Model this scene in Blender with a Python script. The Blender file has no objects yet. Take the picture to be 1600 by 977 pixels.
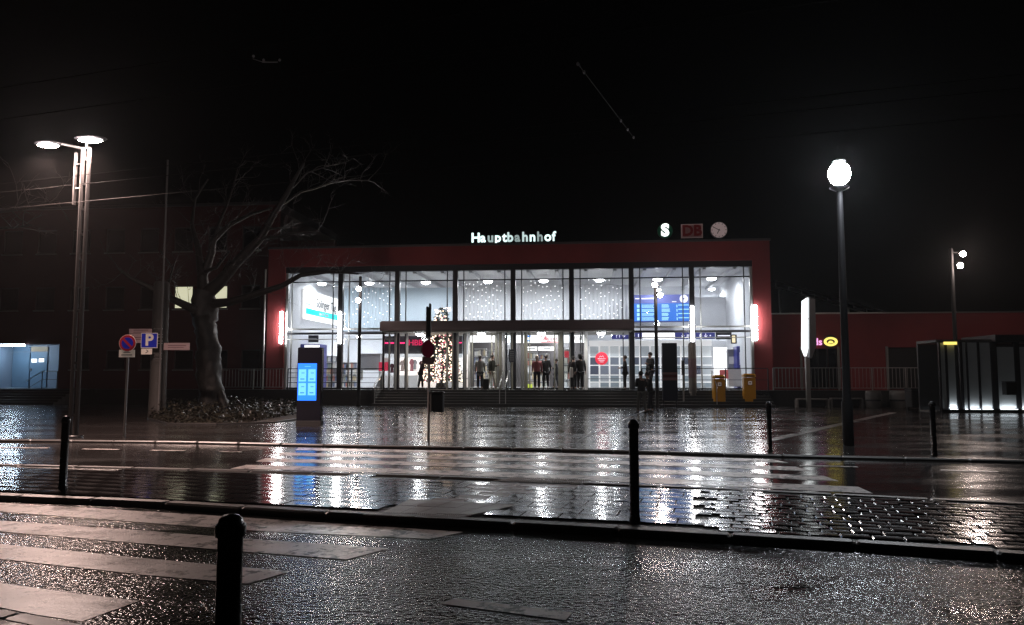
import bpy, math, random
from math import sin, cos, pi, radians, atan2, sqrt
from mathutils import Vector, Matrix
random.seed(7)
S = bpy.context.scene
C = S.collection
# ------------------------------------------------------------------ camera
F = 1200.0; CX, CY = 800.0, 488.5; HC = 1.45; PITCH = math.atan(99.5 / F)
cd = bpy.data.cameras.new("camera"); cam = bpy.data.objects.new("camera", cd); C.objects.link(cam)
cd.sensor_width = 36; cd.lens = 36 * F / 1600; cd.clip_start = 0.05; cd.clip_end = 2000
cam.location = (0, 0, HC); cam.rotation_euler = (pi / 2 + PITCH, 0, 0)
S.camera = cam
# ------------------------------------------------------------------ night sky, exposure
w = bpy.data.worlds.new("World"); S.world = w; w.use_nodes = True
nt = w.node_tree; nt.nodes.clear()
sky = nt.nodes.new('ShaderNodeTexSky'); sky.sky_type = 'NISHITA'; sky.sun_disc = False
sky.sun_elevation = radians(-6); sky.sun_rotation = radians(200)
bg = nt.nodes.new('ShaderNodeBackground'); bg.inputs[1].default_value = 0.001
out = nt.nodes.new('ShaderNodeOutputWorld')
nt.links.new(sky.outputs[0], bg.inputs[0]); nt.links.new(bg.outputs[0], out.inputs[0])
S.view_settings.view_transform = 'Standard'; S.view_settings.look = 'None'
S.view_settings.exposure = 0.0; S.view_settings.gamma = 1.0
S.render.engine = 'CYCLES'
S.cycles.max_bounces = 8; S.cycles.diffuse_bounces = 4; S.cycles.glossy_bounces = 4
S.cycles.transparent_max_bounces = 24; S.cycles.sample_clamp_indirect = 4.0; S.cycles.sample_clamp_direct = 0
S.cycles.volume_bounces = 0; S.cycles.use_denoising = True; S.cycles.denoising_prefilter = 'NONE'
S.cycles.caustics_reflective = True; S.cycles.caustics_refractive = False
HAZE = 0.00045
LAMP_W = dict(hall=150, canopy=30, tube=22, street=470, twin=3000, spot=60, uplight=4, door=10)

# ------------------------------------------------------------------ measuring helpers (pixel of the photograph -> place in the world)
def ray(px, py):
    cx = (px - CX) / F; cy = (CY - py) / F
    return Vector((cx, cos(PITCH) - cy * sin(PITCH), sin(PITCH) + cy * cos(PITCH)))
def G(px, py, z=0.0):
    d = ray(px, py); t = (z - HC) / d.z
    return Vector((d.x * t, d.y * t, z))
def at(px, py, Y):
    d = ray(px, py); t = Y / d.y
    return Vector((d.x * t, Y, HC + d.z * t))
TH = math.atan2(-2.6, 24.77)
H0 = Vector((-12.36, 42.0, 0))
UX = Vector((cos(TH), sin(TH), 0)); UY = Vector((-sin(TH), cos(TH), 0))
def HW(x, y, z): return H0 + UX * x + UY * y + Vector((0, 0, z))
def FP(px, py, yl=0.0):
    d = ray(px, py); o = Vector((0, 0, HC)) - H0
    t = (yl - o.dot(UY)) / d.dot(UY)
    p = o + d * t
    return p.dot(UX), p.z
def FX(px, yl=0.0, py=588): return FP(px, py, yl)[0]
# ------------------------------------------------------------------ materials
MATS = {}
def mat(name, col=(.5, .5, .5), rough=.5, metal=0.0, emit=None, es=0.0, bump=0, bscale=20, var=0, vscale=3, rvar=0, rscale=2, spec=.5, coat=0):
    if name in MATS: return MATS[name]
    m = bpy.data.materials.new(name); m.use_nodes = True; n = m.node_tree.nodes; L = m.node_tree.links
    b = n['Principled BSDF']; b.inputs['Base Color'].default_value = (*col, 1); b.inputs['Roughness'].default_value = rough
    b.inputs['Metallic'].default_value = metal; b.inputs['Specular IOR Level'].default_value = spec
    b.inputs['Coat Weight'].default_value = coat; b.inputs['Coat Roughness'].default_value = .08
    if emit: b.inputs['Emission Color'].default_value = (*emit, 1); b.inputs['Emission Strength'].default_value = es
    if bump or var or rvar:
        tc = n.new('ShaderNodeTexCoord')
    if var:
        t = n.new('ShaderNodeTexNoise'); t.inputs['Scale'].default_value = vscale; t.inputs['Detail'].default_value = 6
        L.new(tc.outputs['Object'], t.inputs['Vector'])
        mx = n.new('ShaderNodeMix'); mx.data_type = 'RGBA'
        mx.inputs[6].default_value = (*[c * (1 - var) for c in col], 1); mx.inputs[7].default_value = (*[min(1, c * (1 + var)) for c in col], 1)
        L.new(t.outputs[0], mx.inputs[0]); L.new(mx.outputs[2], b.inputs['Base Color'])
    if rvar:
        t = n.new('ShaderNodeTexNoise'); t.inputs['Scale'].default_value = rscale; t.inputs['Detail'].default_value = 4
        L.new(tc.outputs['Object'], t.inputs['Vector'])
        mr = n.new('ShaderNodeMapRange'); mr.inputs[1].default_value = .35; mr.inputs[2].default_value = .65
        mr.inputs[3].default_value = max(.03, rough - rvar); mr.inputs[4].default_value = rough + rvar
        L.new(t.outputs[0], mr.inputs[0]); L.new(mr.outputs[0], b.inputs['Roughness'])
    if bump:
        t = n.new('ShaderNodeTexNoise'); t.inputs['Scale'].default_value = bscale; t.inputs['Detail'].default_value = 5
        L.new(tc.outputs['Object'], t.inputs['Vector'])
        bp = n.new('ShaderNodeBump'); bp.inputs['Strength'].default_value = bump; bp.inputs['Distance'].default_value = .02
        L.new(t.outputs[0], bp.inputs['Height']); L.new(bp.outputs[0], b.inputs['Normal'])
    MATS[name] = m
    return m
def emis(name, col, s): return mat(name, (.02, .02, .02), .4, emit=col, es=s)
def glassmat(name, tint=(1, 1, 1), refl=1.0, dirt=0.0):
    m = bpy.data.materials.new(name); m.use_nodes = True; n = m.node_tree.nodes; L = m.node_tree.links; n.clear()
    o = n.new('ShaderNodeOutputMaterial'); tr = n.new('ShaderNodeBsdfTransparent'); tr.inputs[0].default_value = (*tint, 1)
    gl = n.new('ShaderNodeBsdfGlossy'); gl.inputs['Roughness'].default_value = .02
    fr = n.new('ShaderNodeFresnel'); fr.inputs[0].default_value = 1.45
    mx = n.new('ShaderNodeMixShader'); L.new(fr.outputs[0], mx.inputs[0]); L.new(tr.outputs[0], mx.inputs[1]); L.new(gl.outputs[0], mx.inputs[2])
    last = mx
    if dirt:
        df = n.new('ShaderNodeBsdfDiffuse'); df.inputs[0].default_value = (.7, .7, .7, 1); m2 = n.new('ShaderNodeMixShader')
        m2.inputs[0].default_value = dirt; L.new(mx.outputs[0], m2.inputs[1]); L.new(df.outputs[0], m2.inputs[2]); last = m2
    L.new(last.outputs[0], o.inputs[0]); MATS[name] = m
    return m
def wet(name, c0, c1, r0, r1, grain, gdist, gscale, rscale=.6, brick=None, puddle=0.5, wear=0, wave=.35, stones=False, spec=.75):
    """wet ground: aggregate bump, patches of standing water with low roughness and flat relief"""
    m = bpy.data.materials.new(name); m.use_nodes = True; n = m.node_tree.nodes; L = m.node_tree.links
    b = n['Principled BSDF']; tc = n.new('ShaderNodeTexCoord'); b.inputs['Specular IOR Level'].default_value = spec
    t = n.new('ShaderNodeTexNoise'); t.inputs['Scale'].default_value = rscale; t.inputs['Detail'].default_value = 5; t.inputs['Roughness'].default_value = .62
    mp = n.new('ShaderNodeMapping'); mp.inputs['Rotation'].default_value = (0, 0, radians(16)); mp.inputs['Scale'].default_value = (.55, 1.5, 1)
    L.new(tc.outputs['Object'], mp.inputs[0]); L.new(mp.outputs[0], t.inputs['Vector'])
    wmask = n.new('ShaderNodeMapRange'); wmask.inputs[1].default_value = puddle - .07; wmask.inputs[2].default_value = puddle + .09
    L.new(t.outputs[0], wmask.inputs[0])
    mr = n.new('ShaderNodeMapRange'); mr.inputs[3].default_value = r1; mr.inputs[4].default_value = r0
    L.new(wmask.outputs[0], mr.inputs[0]); L.new(mr.outputs[0], b.inputs['Roughness'])
    mx = n.new('ShaderNodeMix'); mx.data_type = 'RGBA'; mx.inputs[6].default_value = (*c0, 1); mx.inputs[7].default_value = (*c1, 1)
    t2 = n.new('ShaderNodeTexNoise'); t2.inputs['Scale'].default_value = gscale * .6; t2.inputs['Detail'].default_value = 3
    L.new(tc.outputs['Object'], t2.inputs['Vector']); 
    if stones:
        t2.inputs['Scale'].default_value = gscale * 1.1; t2.inputs['Detail'].default_value = 2; st_ = n.new('ShaderNodeMapRange'); st_.inputs[1].default_value = .5; st_.inputs[2].default_value = .68
        L.new(t2.outputs[0], st_.inputs[0]); L.new(st_.outputs[0], mx.inputs[0])
    else: L.new(t2.outputs[0], mx.inputs[0])
    L.new(mx.outputs[2], b.inputs['Base Color'])
    if wear:
        tw_ = n.new('ShaderNodeTexNoise'); tw_.inputs['Scale'].default_value = 5; tw_.inputs['Detail'].default_value = 9; tw_.inputs['Roughness'].default_value = .75; L.new(tc.outputs['Object'], tw_.inputs['Vector'])
        wr = n.new('ShaderNodeMapRange'); wr.inputs[1].default_value = wear - .03; wr.inputs[2].default_value = wear + .03; L.new(tw_.outputs[0], wr.inputs[0])
        mw = n.new('ShaderNodeMix'); mw.data_type = 'RGBA'; mw.inputs[6].default_value = (.03, .028, .027, 1); L.new(wr.outputs[0], mw.inputs[0]); L.new(mx.outputs[2], mw.inputs[7]); L.new(mw.outputs[2], b.inputs['Base Color'])
    v = n.new('ShaderNodeTexNoise'); v.inputs['Scale'].default_value = gscale; v.inputs['Detail'].default_value = 1.5; L.new(tc.outputs['Object'], v.inputs['Vector'])
    t3 = n.new('ShaderNodeTexNoise'); t3.inputs['Scale'].default_value = gscale * 2.4; t3.inputs['Detail'].default_value = 1; L.new(tc.outputs['Object'], t3.inputs['Vector'])
    ad = n.new('ShaderNodeMath'); ad.operation = 'MULTIPLY_ADD'; ad.inputs[1].default_value = .35; L.new(t3.outputs[0], ad.inputs[0]); L.new(v.outputs[0], ad.inputs[2])
    inv = n.new('ShaderNodeMapRange'); inv.inputs[3].default_value = grain; inv.inputs[4].default_value = grain * .45
    L.new(wmask.outputs[0], inv.inputs[0])
    bp = n.new('ShaderNodeBump'); bp.inputs['Distance'].default_value = gdist; L.new(ad.outputs[0], bp.inputs['Height']); L.new(inv.outputs[0], bp.inputs['Strength'])
    last = bp
    t4 = n.new('ShaderNodeTexNoise'); t4.inputs['Scale'].default_value = 2.2; t4.inputs['Detail'].default_value = 2; L.new(mp.outputs[0], t4.inputs['Vector'])
    b4 = n.new('ShaderNodeBump'); b4.inputs['Distance'].default_value = .02; b4.inputs['Strength'].default_value = wave
    L.new(t4.outputs[0], b4.inputs['Height']); L.new(last.outputs[0], b4.inputs['Normal']); last = b4
    if brick:
        m2 = n.new('ShaderNodeMapping'); m2.inputs['Rotation'].default_value = (0, 0, radians(12)); L.new(tc.outputs['Object'], m2.inputs[0])
        br = n.new('ShaderNodeTexBrick'); br.inputs['Scale'].default_value = 1; br.inputs['Brick Width'].default_value = brick[0]; br.inputs['Row Height'].default_value = brick[1]
        br.inputs['Mortar Size'].default_value = .008; br.inputs['Mortar Smooth'].default_value = .4
        br.inputs['Color1'].default_value = (.9, .9, .9, 1); br.inputs['Color2'].default_value = (.6, .6, .6, 1); br.inputs['Mortar'].default_value = (.0, .0, .0, 1)
        L.new(m2.outputs[0], br.inputs['Vector'])
        b2 = n.new('ShaderNodeBump'); b2.inputs['Distance'].default_value = .006; b2.inputs['Strength'].default_value = .5
        L.new(br.outputs[0], b2.inputs['Height']); L.new(last.outputs[0], b2.inputs['Normal']); last = b2
    L.new(last.outputs[0], b.inputs['Normal']); MATS[name] = m
    return m
asphalt = wet('wet_asphalt', (.002, .002, .002), (.035, .034, .033), .09, .2, 1.0, .0115, 27, puddle=.53, stones=True, spec=.22)
farphalt = wet('wet_asphalt_smooth', (.016, .015, .015), (.032, .03, .029), .11, .2, .7, .002, 45, puddle=.47)
plazam = wet('wet_plaza_paving', (.016, .0145, .014), (.032, .029, .028), .12, .24, .5, .0014, 40, brick=(.3, .2), puddle=.48)
paverm = wet('wet_paver', (.012, .012, .0125), (.026, .025, .024), .09, .24, .35, .003, 60, rscale=1.3, puddle=.5)
kerbm = wet('wet_kerb_stone', (.07, .066, .064), (.12, .114, .11), .22, .42, .5, .003, 90, puddle=.6)
paintm = wet('wet_road_paint', (.55, .49, .47), (.74, .68, .66), .18, .34, .5, .003, 60, puddle=.6, wear=.455)
slabm = wet('pale_concrete_slab', (.2, .18, .175), (.3, .275, .27), .2, .4, .3, .002, 90, puddle=.55)
smoothslab = wet('wet_smooth_slab', (.014, .013, .013), (.028, .026, .026), .07, .18, .4, .0015, 50, rscale=.9, puddle=.47)
redpav = wet('red_clinker', (.10, .045, .04), (.15, .07, .06), .2, .36, .35, .003, 80, puddle=.55)
stonem = wet('dark_step_stone', (.009, .009, .009), (.017, .016, .016), .2, .5, .3, .003, 60, puddle=.6)
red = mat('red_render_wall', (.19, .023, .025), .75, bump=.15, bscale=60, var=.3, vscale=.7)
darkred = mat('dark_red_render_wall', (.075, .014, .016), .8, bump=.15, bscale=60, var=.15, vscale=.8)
dark = mat('dark_anodised_frame', (.035, .035, .04), .4, .6, bump=.05)
dark2 = mat('dark_grey_cladding', (.05, .048, .052), .5, var=.15)
steel = mat('brushed_steel', (.5, .5, .5), .32, 1.0, bump=.1, bscale=200)
galv = mat('galvanised_metal', (.38, .37, .36), .45, .9, bump=.1, bscale=60, var=.12)
polep = mat('dark_pole_paint', (.006, .006, .007), .6, spec=.2, bump=.15, bscale=30)
blackp = mat('black_gloss_paint', (.012, .012, .013), .3, bump=.12, bscale=25, rvar=.12, coat=.3)
white = mat('white_wall', (.62, .63, .66), .7, var=.04)
palewall = mat('pale_blue_wall', (.5, .58, .65), .6, var=.04)
ceilm = mat('white_ceiling_panel', (.6, .6, .61), .8, var=.05)
whitef = mat('white_painted_frame', (.78, .78, .78), .4)
greyf = mat('grey_aluminium', (.35, .36, .35), .4, .4)
khaki = mat('khaki_aluminium', (.32, .31, .26), .45, .4)
floorm = mat('hall_floor_tile', (.35, .34, .33), .2, bump=.05, var=.15)
glass = glassmat('clear_glass')
glassd = glassmat('dusty_glass', (.92, .95, .96), dirt=.06)
blackm = mat('matte_black', (.015, .015, .016), .7, bump=.1)
bark = mat('wet_bark', (.014, .012, .0105), .55, bump=1.0, bscale=5, var=.7, vscale=4)
twigm = mat('wet_twig', (.03, .026, .023), .4, bump=.4, bscale=30)
yellow = mat('yellow_post_enamel', (.62, .30, .015), .35, coat=.3, var=.06)
blue = mat('deep_blue_laminate', (.03, .035, .22), .35, var=.05)
rubber = mat('black_rubber', (.02, .02, .02), .8)
leafm = mat('wet_ivy_leaf', (.016, .015, .010), .35, var=.4, vscale=9)
soil = mat('wet_soil', (.03, .022, .016), .8, bump=.8, bscale=12)
concrete = mat('weathered_concrete', (.2, .19, .18), .6, bump=.3, bscale=18, var=.25, vscale=2)
EM = {}
# ------------------------------------------------------------------ mesh builder
class MB:
    def __init__(s): s.v = []; s.f = []; s.sm = []
    def add(s, vs, fs, smooth=False):
        o = len(s.v); s.v += [tuple(v) for v in vs]; s.f += [tuple(i + o for i in f) for f in fs]; s.sm += [smooth] * len(fs); return s
    def box(s, x0, x1, y0, y1, z0, z1):
        vs = [(x, y, z) for z in (z0, z1) for y in (y0, y1) for x in (x0, x1)]
        return s.add(vs, [(0, 2, 3, 1), (4, 5, 7, 6), (0, 1, 5, 4), (2, 6, 7, 3), (0, 4, 6, 2), (1, 3, 7, 5)])
    def rbox(s, x0, x1, y0, y1, z0, z1, r=.01):
        """box with chamfered vertical and top edges"""
        def ring(i, z): return [(x0 + i + r, y0 + i, z), (x1 - i - r, y0 + i, z), (x1 - i, y0 + i + r, z), (x1 - i, y1 - i - r, z), (x1 - i - r, y1 - i, z), (x0 + i + r, y1 - i, z), (x0 + i, y1 - i - r, z), (x0 + i, y0 + i + r, z)]
        vs = ring(0, z0) + ring(0, z1 - r) + ring(r, z1); fs = [tuple(range(7, -1, -1)), tuple(range(16, 24))]
        for k in range(2):
            for i in range(8): a = k * 8 + i; b = k * 8 + (i + 1) % 8; fs.append((a, b, b + 8, a + 8))
        return s.add(vs, fs)
    def tube(s, pts, rad, n=8, caps=True):
        pts = [Vector(p) for p in pts]
        if not hasattr(rad, '__len__'): rad = [rad] * len(pts)
        vs = []; fs = []; ref = None
        for i, p in enumerate(pts):
            d = (pts[min(i + 1, len(pts) - 1)] - pts[max(i - 1, 0)])
            d = d.normalized() if d.length > 1e-9 else Vector((0, 0, 1))
            if ref is None: ref = d.orthogonal().normalized()
            a = (ref - d * ref.dot(d)); a = a.normalized() if a.length > 1e-6 else d.orthogonal().normalized()
            ref = a; b = d.cross(a)
            for k in range(n): t = 2 * pi * k / n; vs.append(p + (a * cos(t) + b * sin(t)) * rad[i])
        for i in range(len(pts) - 1):
            for k in range(n): fs.append((i * n + k, i * n + (k + 1) % n, (i + 1) * n + (k + 1) % n, (i + 1) * n + k))
        s.add(vs, fs, n > 4)
        if caps: s.add(vs[:n], [tuple(range(n - 1, -1, -1))]); s.add(vs[-n:], [tuple(range(n))])
        return s
    def lathe(s, prof, n=24, cx=0, cy=0):
        vs = [(cx + r * cos(2 * pi * k / n), cy + r * sin(2 * pi * k / n), z) for r, z in prof for k in range(n)]
        fs = [(i * n + k, i * n + (k + 1) % n, (i + 1) * n + (k + 1) % n, (i + 1) * n + k) for i in range(len(prof) - 1) for k in range(n)]
        s.add(vs, fs, True)
        s.add(vs[:n], [tuple(range(n - 1, -1, -1))]); s.add(vs[-n:], [tuple(range(n))]); return s
    def ell(s, c, r, nu=10, nv=7):
        vs = [(c[0], c[1], c[2] - r[2])]; fs = []
        for i in range(1, nv):
            t = pi * i / nv
            for k in range(nu): a = 2 * pi * k / nu; vs.append((c[0] + r[0] * sin(t) * cos(a), c[1] + r[1] * sin(t) * sin(a), c[2] - r[2] * cos(t)))
        vs.append((c[0], c[1], c[2] + r[2])); N = len(vs) - 1
        for k in range(nu): fs.append((0, 1 + (k + 1) % nu, 1 + k)); fs.append((N, N - nu + k, N - nu + (k + 1) % nu))
        for i in range(nv - 2):
            for k in range(nu): a = 1 + i * nu + k; b = 1 + i * nu + (k + 1) % nu; fs.append((a, b, b + nu, a + nu))
        return s.add(vs, fs, True)
    def disc(s, c, r, thick, n=24, axis='y'):
        vs = []
        for sg in (-1, 1):
            for k in range(n):
                a = 2 * pi * k / n
                p = (r * cos(a), sg * thick / 2, r * sin(a)) if axis == 'y' else (r * cos(a), r * sin(a), sg * thick / 2) if axis == 'z' else (sg * thick / 2, r * cos(a), r * sin(a))
                vs.append((c[0] + p[0], c[1] + p[1], c[2] + p[2]))
        fs = [tuple(range(n)), tuple(range(2 * n - 1, n - 1, -1))] + [(k, (k + 1) % n, n + (k + 1) % n, n + k) for k in range(n)]
        return s.add(vs, fs)
    def poly(s, pts, z0, z1):
        """prism over a counter-clockwise outline"""
        n = len(pts); vs = [(p[0], p[1], z0) for p in pts] + [(p[0], p[1], z1) for p in pts]
        return s.add(vs, [tuple(range(n - 1, -1, -1)), tuple(range(n, 2 * n))] + [(i, (i + 1) % n, n + (i + 1) % n, n + i) for i in range(n)])
    def polyxz(s, pts, y0, y1):
        n = len(pts); vs = [(p[0], y0, p[1]) for p in pts] + [(p[0], y1, p[1]) for p in pts]
        return s.add(vs, [tuple(range(n)), tuple(range(2 * n - 1, n - 1, -1))] + [(i, n + i, n + (i + 1) % n, (i + 1) % n) for i in range(n)])
    def mesh(s, name, m):
        me = bpy.data.meshes.new(name); me.from_pydata(s.v, [], s.f); me.polygons.foreach_set('use_smooth', s.sm)
        me.materials.append(m); me.update(); return me
    def build(s, name, m, parent=None, loc=None, rz=0, label=None, kind=None):
        o = bpy.data.objects.new(name, s.mesh(name, m)); C.objects.link(o)
        if parent: o.parent = parent
        if loc is not None: o.location = loc
        o.rotation_euler.z = rz
        if label: o['label'] = label
        if kind: o['kind'] = kind
        return o
def part(name, me, parent, loc=(0, 0, 0), rot=(0, 0, 0), scale=None, label=None):
    o = bpy.data.objects.new(name, me); C.objects.link(o); o.parent = parent; o.location = loc; o.rotation_euler = rot
    if scale: o.scale = scale
    if label: o['label'] = label
    return o
def thing(name, label, cat, loc=(0, 0, 0), rz=0, group=None):
    o = bpy.data.objects.new(name, None); C.objects.link(o); o.empty_display_size = .2
    o.location = loc; o.rotation_euler = (0, 0, rz); o['label'] = label; o['category'] = cat
    if group: o['group'] = group
    return o
def hthing(name, label, cat, x, y, z, group=None): return thing(name, label, cat, HW(x, y, z), TH, group)
def tag(o, label, cat, group=None):
    o['label'] = label; o['category'] = cat
    if group: o['group'] = group
    return o
def dup(root, loc=None, rz=None, label=None, group=None):
    def cp(o, par):
        c = o.copy(); C.objects.link(c)
        if par: c.parent = par
        for ch in o.children: cp(ch, c)
        return c
    r = cp(root, None)
    if loc is not None: r.location = loc
    if rz is not None: r.rotation_euler = (0, 0, rz)
    if label: r['label'] = label
    if group: r['group'] = group
    return r
def lamp(name, kind, parent, loc, W, col, size=.3, sizey=None, spot=None, rot=(0, 0, 0)):
    l = bpy.data.lights.new(name, kind); l.energy = W; l.color = col
    if kind == 'AREA':
        l.size = size
        if sizey: l.shape = 'RECTANGLE'; l.size_y = sizey
    else: l.shadow_soft_size = size
    if kind == 'SPOT': l.spot_size = radians(spot or 120); l.spot_blend = .6
    o = bpy.data.objects.new(name, l); C.objects.link(o); o.parent = parent; o.location = loc; o.rotation_euler = rot
    return o
def textmesh(txt, size, depth, m, name='lettering', bold=0.0, center=True):
    cu = bpy.data.curves.new(name, 'FONT'); cu.body = txt; cu.size = size; cu.extrude = depth; cu.offset = bold; cu.resolution_u = 3
    if center: cu.align_x = 'CENTER'; cu.align_y = 'CENTER'
    o = bpy.data.objects.new(name, cu); C.objects.link(o)
    dg = bpy.context.evaluated_depsgraph_get(); me = bpy.data.meshes.new_from_object(o.evaluated_get(dg))
    bpy.data.objects.remove(o); me.name = name; me.materials.clear(); me.materials.append(m); return me
RT = (pi / 2, 0, 0)
def text(txt, size, m, parent, loc, depth=.01, bold=0.0, name='lettering', rot=RT, sx=1.0):
    return part(name, textmesh(txt, size, depth, m, name, bold), parent, loc, rot, (sx, 1, 1))
def struct(o): o['kind'] = 'structure'; return o

# ------------------------------------------------------------------ ground lines measured on the photograph
def line(pts, z=0.0, ext=45):
    P = [G(x, y, z) for x, y in pts]
    a = (P[0] - P[1]).normalized(); b = (P[-1] - P[-2]).normalized()
    return [P[0] + a * ext] + P + [P[-1] + b * ext]
NEAR = line([(0, 775), (210, 783), (349, 792), (500, 801), (650, 809), (875, 821), (1000, 829), (1277, 845), (1435, 855), (1600, 867)])
FARI = line([(0, 725), (545, 738), (740, 745), (1130, 762), (1600, 785)])
FARK = line([(0, 687), (300, 690), (560, 696), (900, 702), (1130, 709), (1600, 720)])
WALK = [Vector((-50, 19.5, 0)), G(-300, 915), G(0, 950), G(130, 975), G(420, 1035), G(900, 1180), Vector((6.0, 1.2, 0)), Vector((30, -6, 0))]
def xy(P): return [(p.x, p.y) for p in P]
def yat(L, x):
    for a, b in zip(L, L[1:]):
        if a.x <= x <= b.x: return a.y + (b.y - a.y) * (x - a.x) / (b.x - a.x)
    return L[0].y if x < L[0].x else L[-1].y
def strip(mb, A, B, z):
    """sheet between two lines sampled on common x"""
    xs = sorted(set([round(p.x, 3) for p in A + B])); lo = max(A[0].x, B[0].x); hi = min(A[-1].x, B[-1].x)
    xs = sorted(set([lo, hi] + [x for x in xs if lo < x < hi]))
    vs = []; fs = []
    for i, x in enumerate(xs):
        vs += [(x, yat(A, x), z), (x, yat(B, x), z)]
        if i: k = 2 * i; fs.append((k - 2, k, k + 1, k - 1))
    mb.add(vs, fs)
groundm = mat('dark_ground', (.03, .028, .026), .7, bump=.4, bscale=4, var=.3, vscale=.3)
struct(MB().add([(-400, -200, -.2), (400, -200, -.2), (400, 700, -.2), (-400, 700, -.2)], [(0, 1, 2, 3)]).build('ground', groundm))
mid = [Vector((x, (yat(NEAR, x) + yat(FARI, x)) / 2, 0)) for x in [-38, -20, -12, -8, -6, -4, -2, 0, 2, 4, 6, 10, 20, 34]]
ra = MB(); strip(ra, [Vector((p.x, p.y - .02, 0)) for p in WALK], mid, -.066); road1 = struct(ra.build('road', asphalt))
rb = MB(); strip(rb, mid, [Vector((p.x, p.y + .05, 0)) for p in FARK], -.05); road2 = struct(rb.build('road', farphalt))
# plaza sheet, up to and under the station
far_end = [Vector((-60, 75, 0)), Vector((60, 75, 0))]
pm = MB(); strip(pm, [Vector((p.x, p.y + .14, 0)) for p in FARK], far_end, 0.0); plaza = struct(pm.build('plaza', plazam))
# pale drainage strips crossing the plaza
for a, b, wd in (((1185, 692), (1395, 645), .28), ((1195, 655), (1380, 662), .06), ((1010, 640), (900, 690), .05)):
    A, B = G(*a), G(*b); d = (B - A).normalized(); nn = Vector((-d.y, d.x, 0)) * wd / 2
    n_ = max(3, int((B - A).length / .6))
    for i in range(n_):
        p = A + (B - A) * (i / n_); q = A + (B - A) * ((i + .97) / n_)
        MB().poly([(p - nn)[:2], (q - nn)[:2], (q + nn)[:2], (p + nn)[:2]], .002, .006).build('drain_stone', slabm if wd > .1 else kerbm, plaza)
# near pavement with kerb where the photographer stands
wk = MB(); strip(wk, [Vector((-50, -14, 0)), Vector((30, -14, 0))], [Vector((p.x, p.y - .16, 0)) for p in WALK], 0.0)
walk = struct(wk.build('pavement', plazam))
def kerbs(L, wdt, z0, z1, parent, step=1.0, side=1, lo=-14, hi=12, mat_=None, r=.02):
    """kerb stones laid along a line; body lies on the +side of it"""
    x = lo; rest = MB(); count = 0
    while x < hi:
        x2 = x + step; a = Vector((x, yat(L, x), 0)); b = Vector((x2, yat(L, x2), 0)); d = (b - a).normalized(); nn = Vector((-d.y, d.x, 0)) * side
        ln = (b - a).length - .008
        mb = MB().rbox(0, ln, 0 if side > 0 else -wdt, wdt if side > 0 else 0, z0, z1 + random.uniform(-.003, .003), r)
        o = mb.build('kerb_stone', mat_ or kerbm, parent, a, atan2(d.y, d.x) + random.uniform(-.003, .003)); x = x2
k1 = struct(bpy.data.objects.new('island_kerb', None)); C.objects.link(k1); kerbs(NEAR, .17, -.13, .005, k1, 1.0, 1, -13, 9)
k2 = struct(bpy.data.objects.new('island_kerb', None)); C.objects.link(k2); kerbs(FARI, .16, -.06, .004, k2, 1.0, -1, -16, 12)
k3 = struct(bpy.data.objects.new('plaza_kerb', None)); C.objects.link(k3); kerbs(FARK, .15, -.06, .004, k3, 1.0, 1, -22, 18)
k4 = struct(bpy.data.objects.new('pavement_kerb', None)); C.objects.link(k4); kerbs(WALK, .16, -.13, .004, k4, 1.0, -1, -12, 5)
# ------------------------------------------------------------------ island of pavers
isl = struct(bpy.data.objects.new('traffic_island', None)); C.objects.link(isl)
jb = MB(); strip(jb, [Vector((p.x, p.y + .15, 0)) for p in NEAR], [Vector((p.x, p.y - .14, 0)) for p in FARI], -.018)
jb.build('joint_bed', mat('wet_joint_sand', (.02, .019, .018), .3, bump=.5, bscale=60), isl)
def inpoly(x, y, P):
    c = False
    for (x1, y1), (x2, y2) in zip(P, P[1:] + P[:1]):
        if (y1 > y) != (y2 > y) and x < (x2 - x1) * (y - y1) / (y2 - y1) + x1: c = not c
    return c
slabpoly = [(p.x, p.y) for p in (G(598, 801), G(738, 805), G(812, 789), G(640, 780))]
ribpoly = [(p.x, p.y) for p in (G(566, 805), G(712, 812), G(738, 805), G(598, 801))]
redpoly = [(p.x, p.y) for p in (G(688, 783), G(752, 784), G(842, 764), G(890, 764), G(930, 754), G(790, 748), G(735, 761), G(765, 764))]
ang = radians(-15); ca, sa = cos(ang), sin(ang)
def paver_verts(w_, h_, zt=0.0, r=.011):
    a, b = w_ / 2, h_ / 2
    vs = [(-a, -b, -.05), (a, -b, -.05), (a, b, -.05), (-a, b, -.05), (-a, -b, zt - r * .8), (a, -b, zt - r * .8), (a, b, zt - r * .8), (-a, b, zt - r * .8),
          (-a + r, -b + r, zt), (a - r, -b + r, zt), (a - r, b - r, zt), (-a + r, b - r, zt)]
    fs = [(8, 9, 10, 11)] + [(k + i, k + (i + 1) % 4, k + 4 + (i + 1) % 4, k + 4 + i) for k in (0, 4) for i in range(4)]
    return vs, fs
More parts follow.
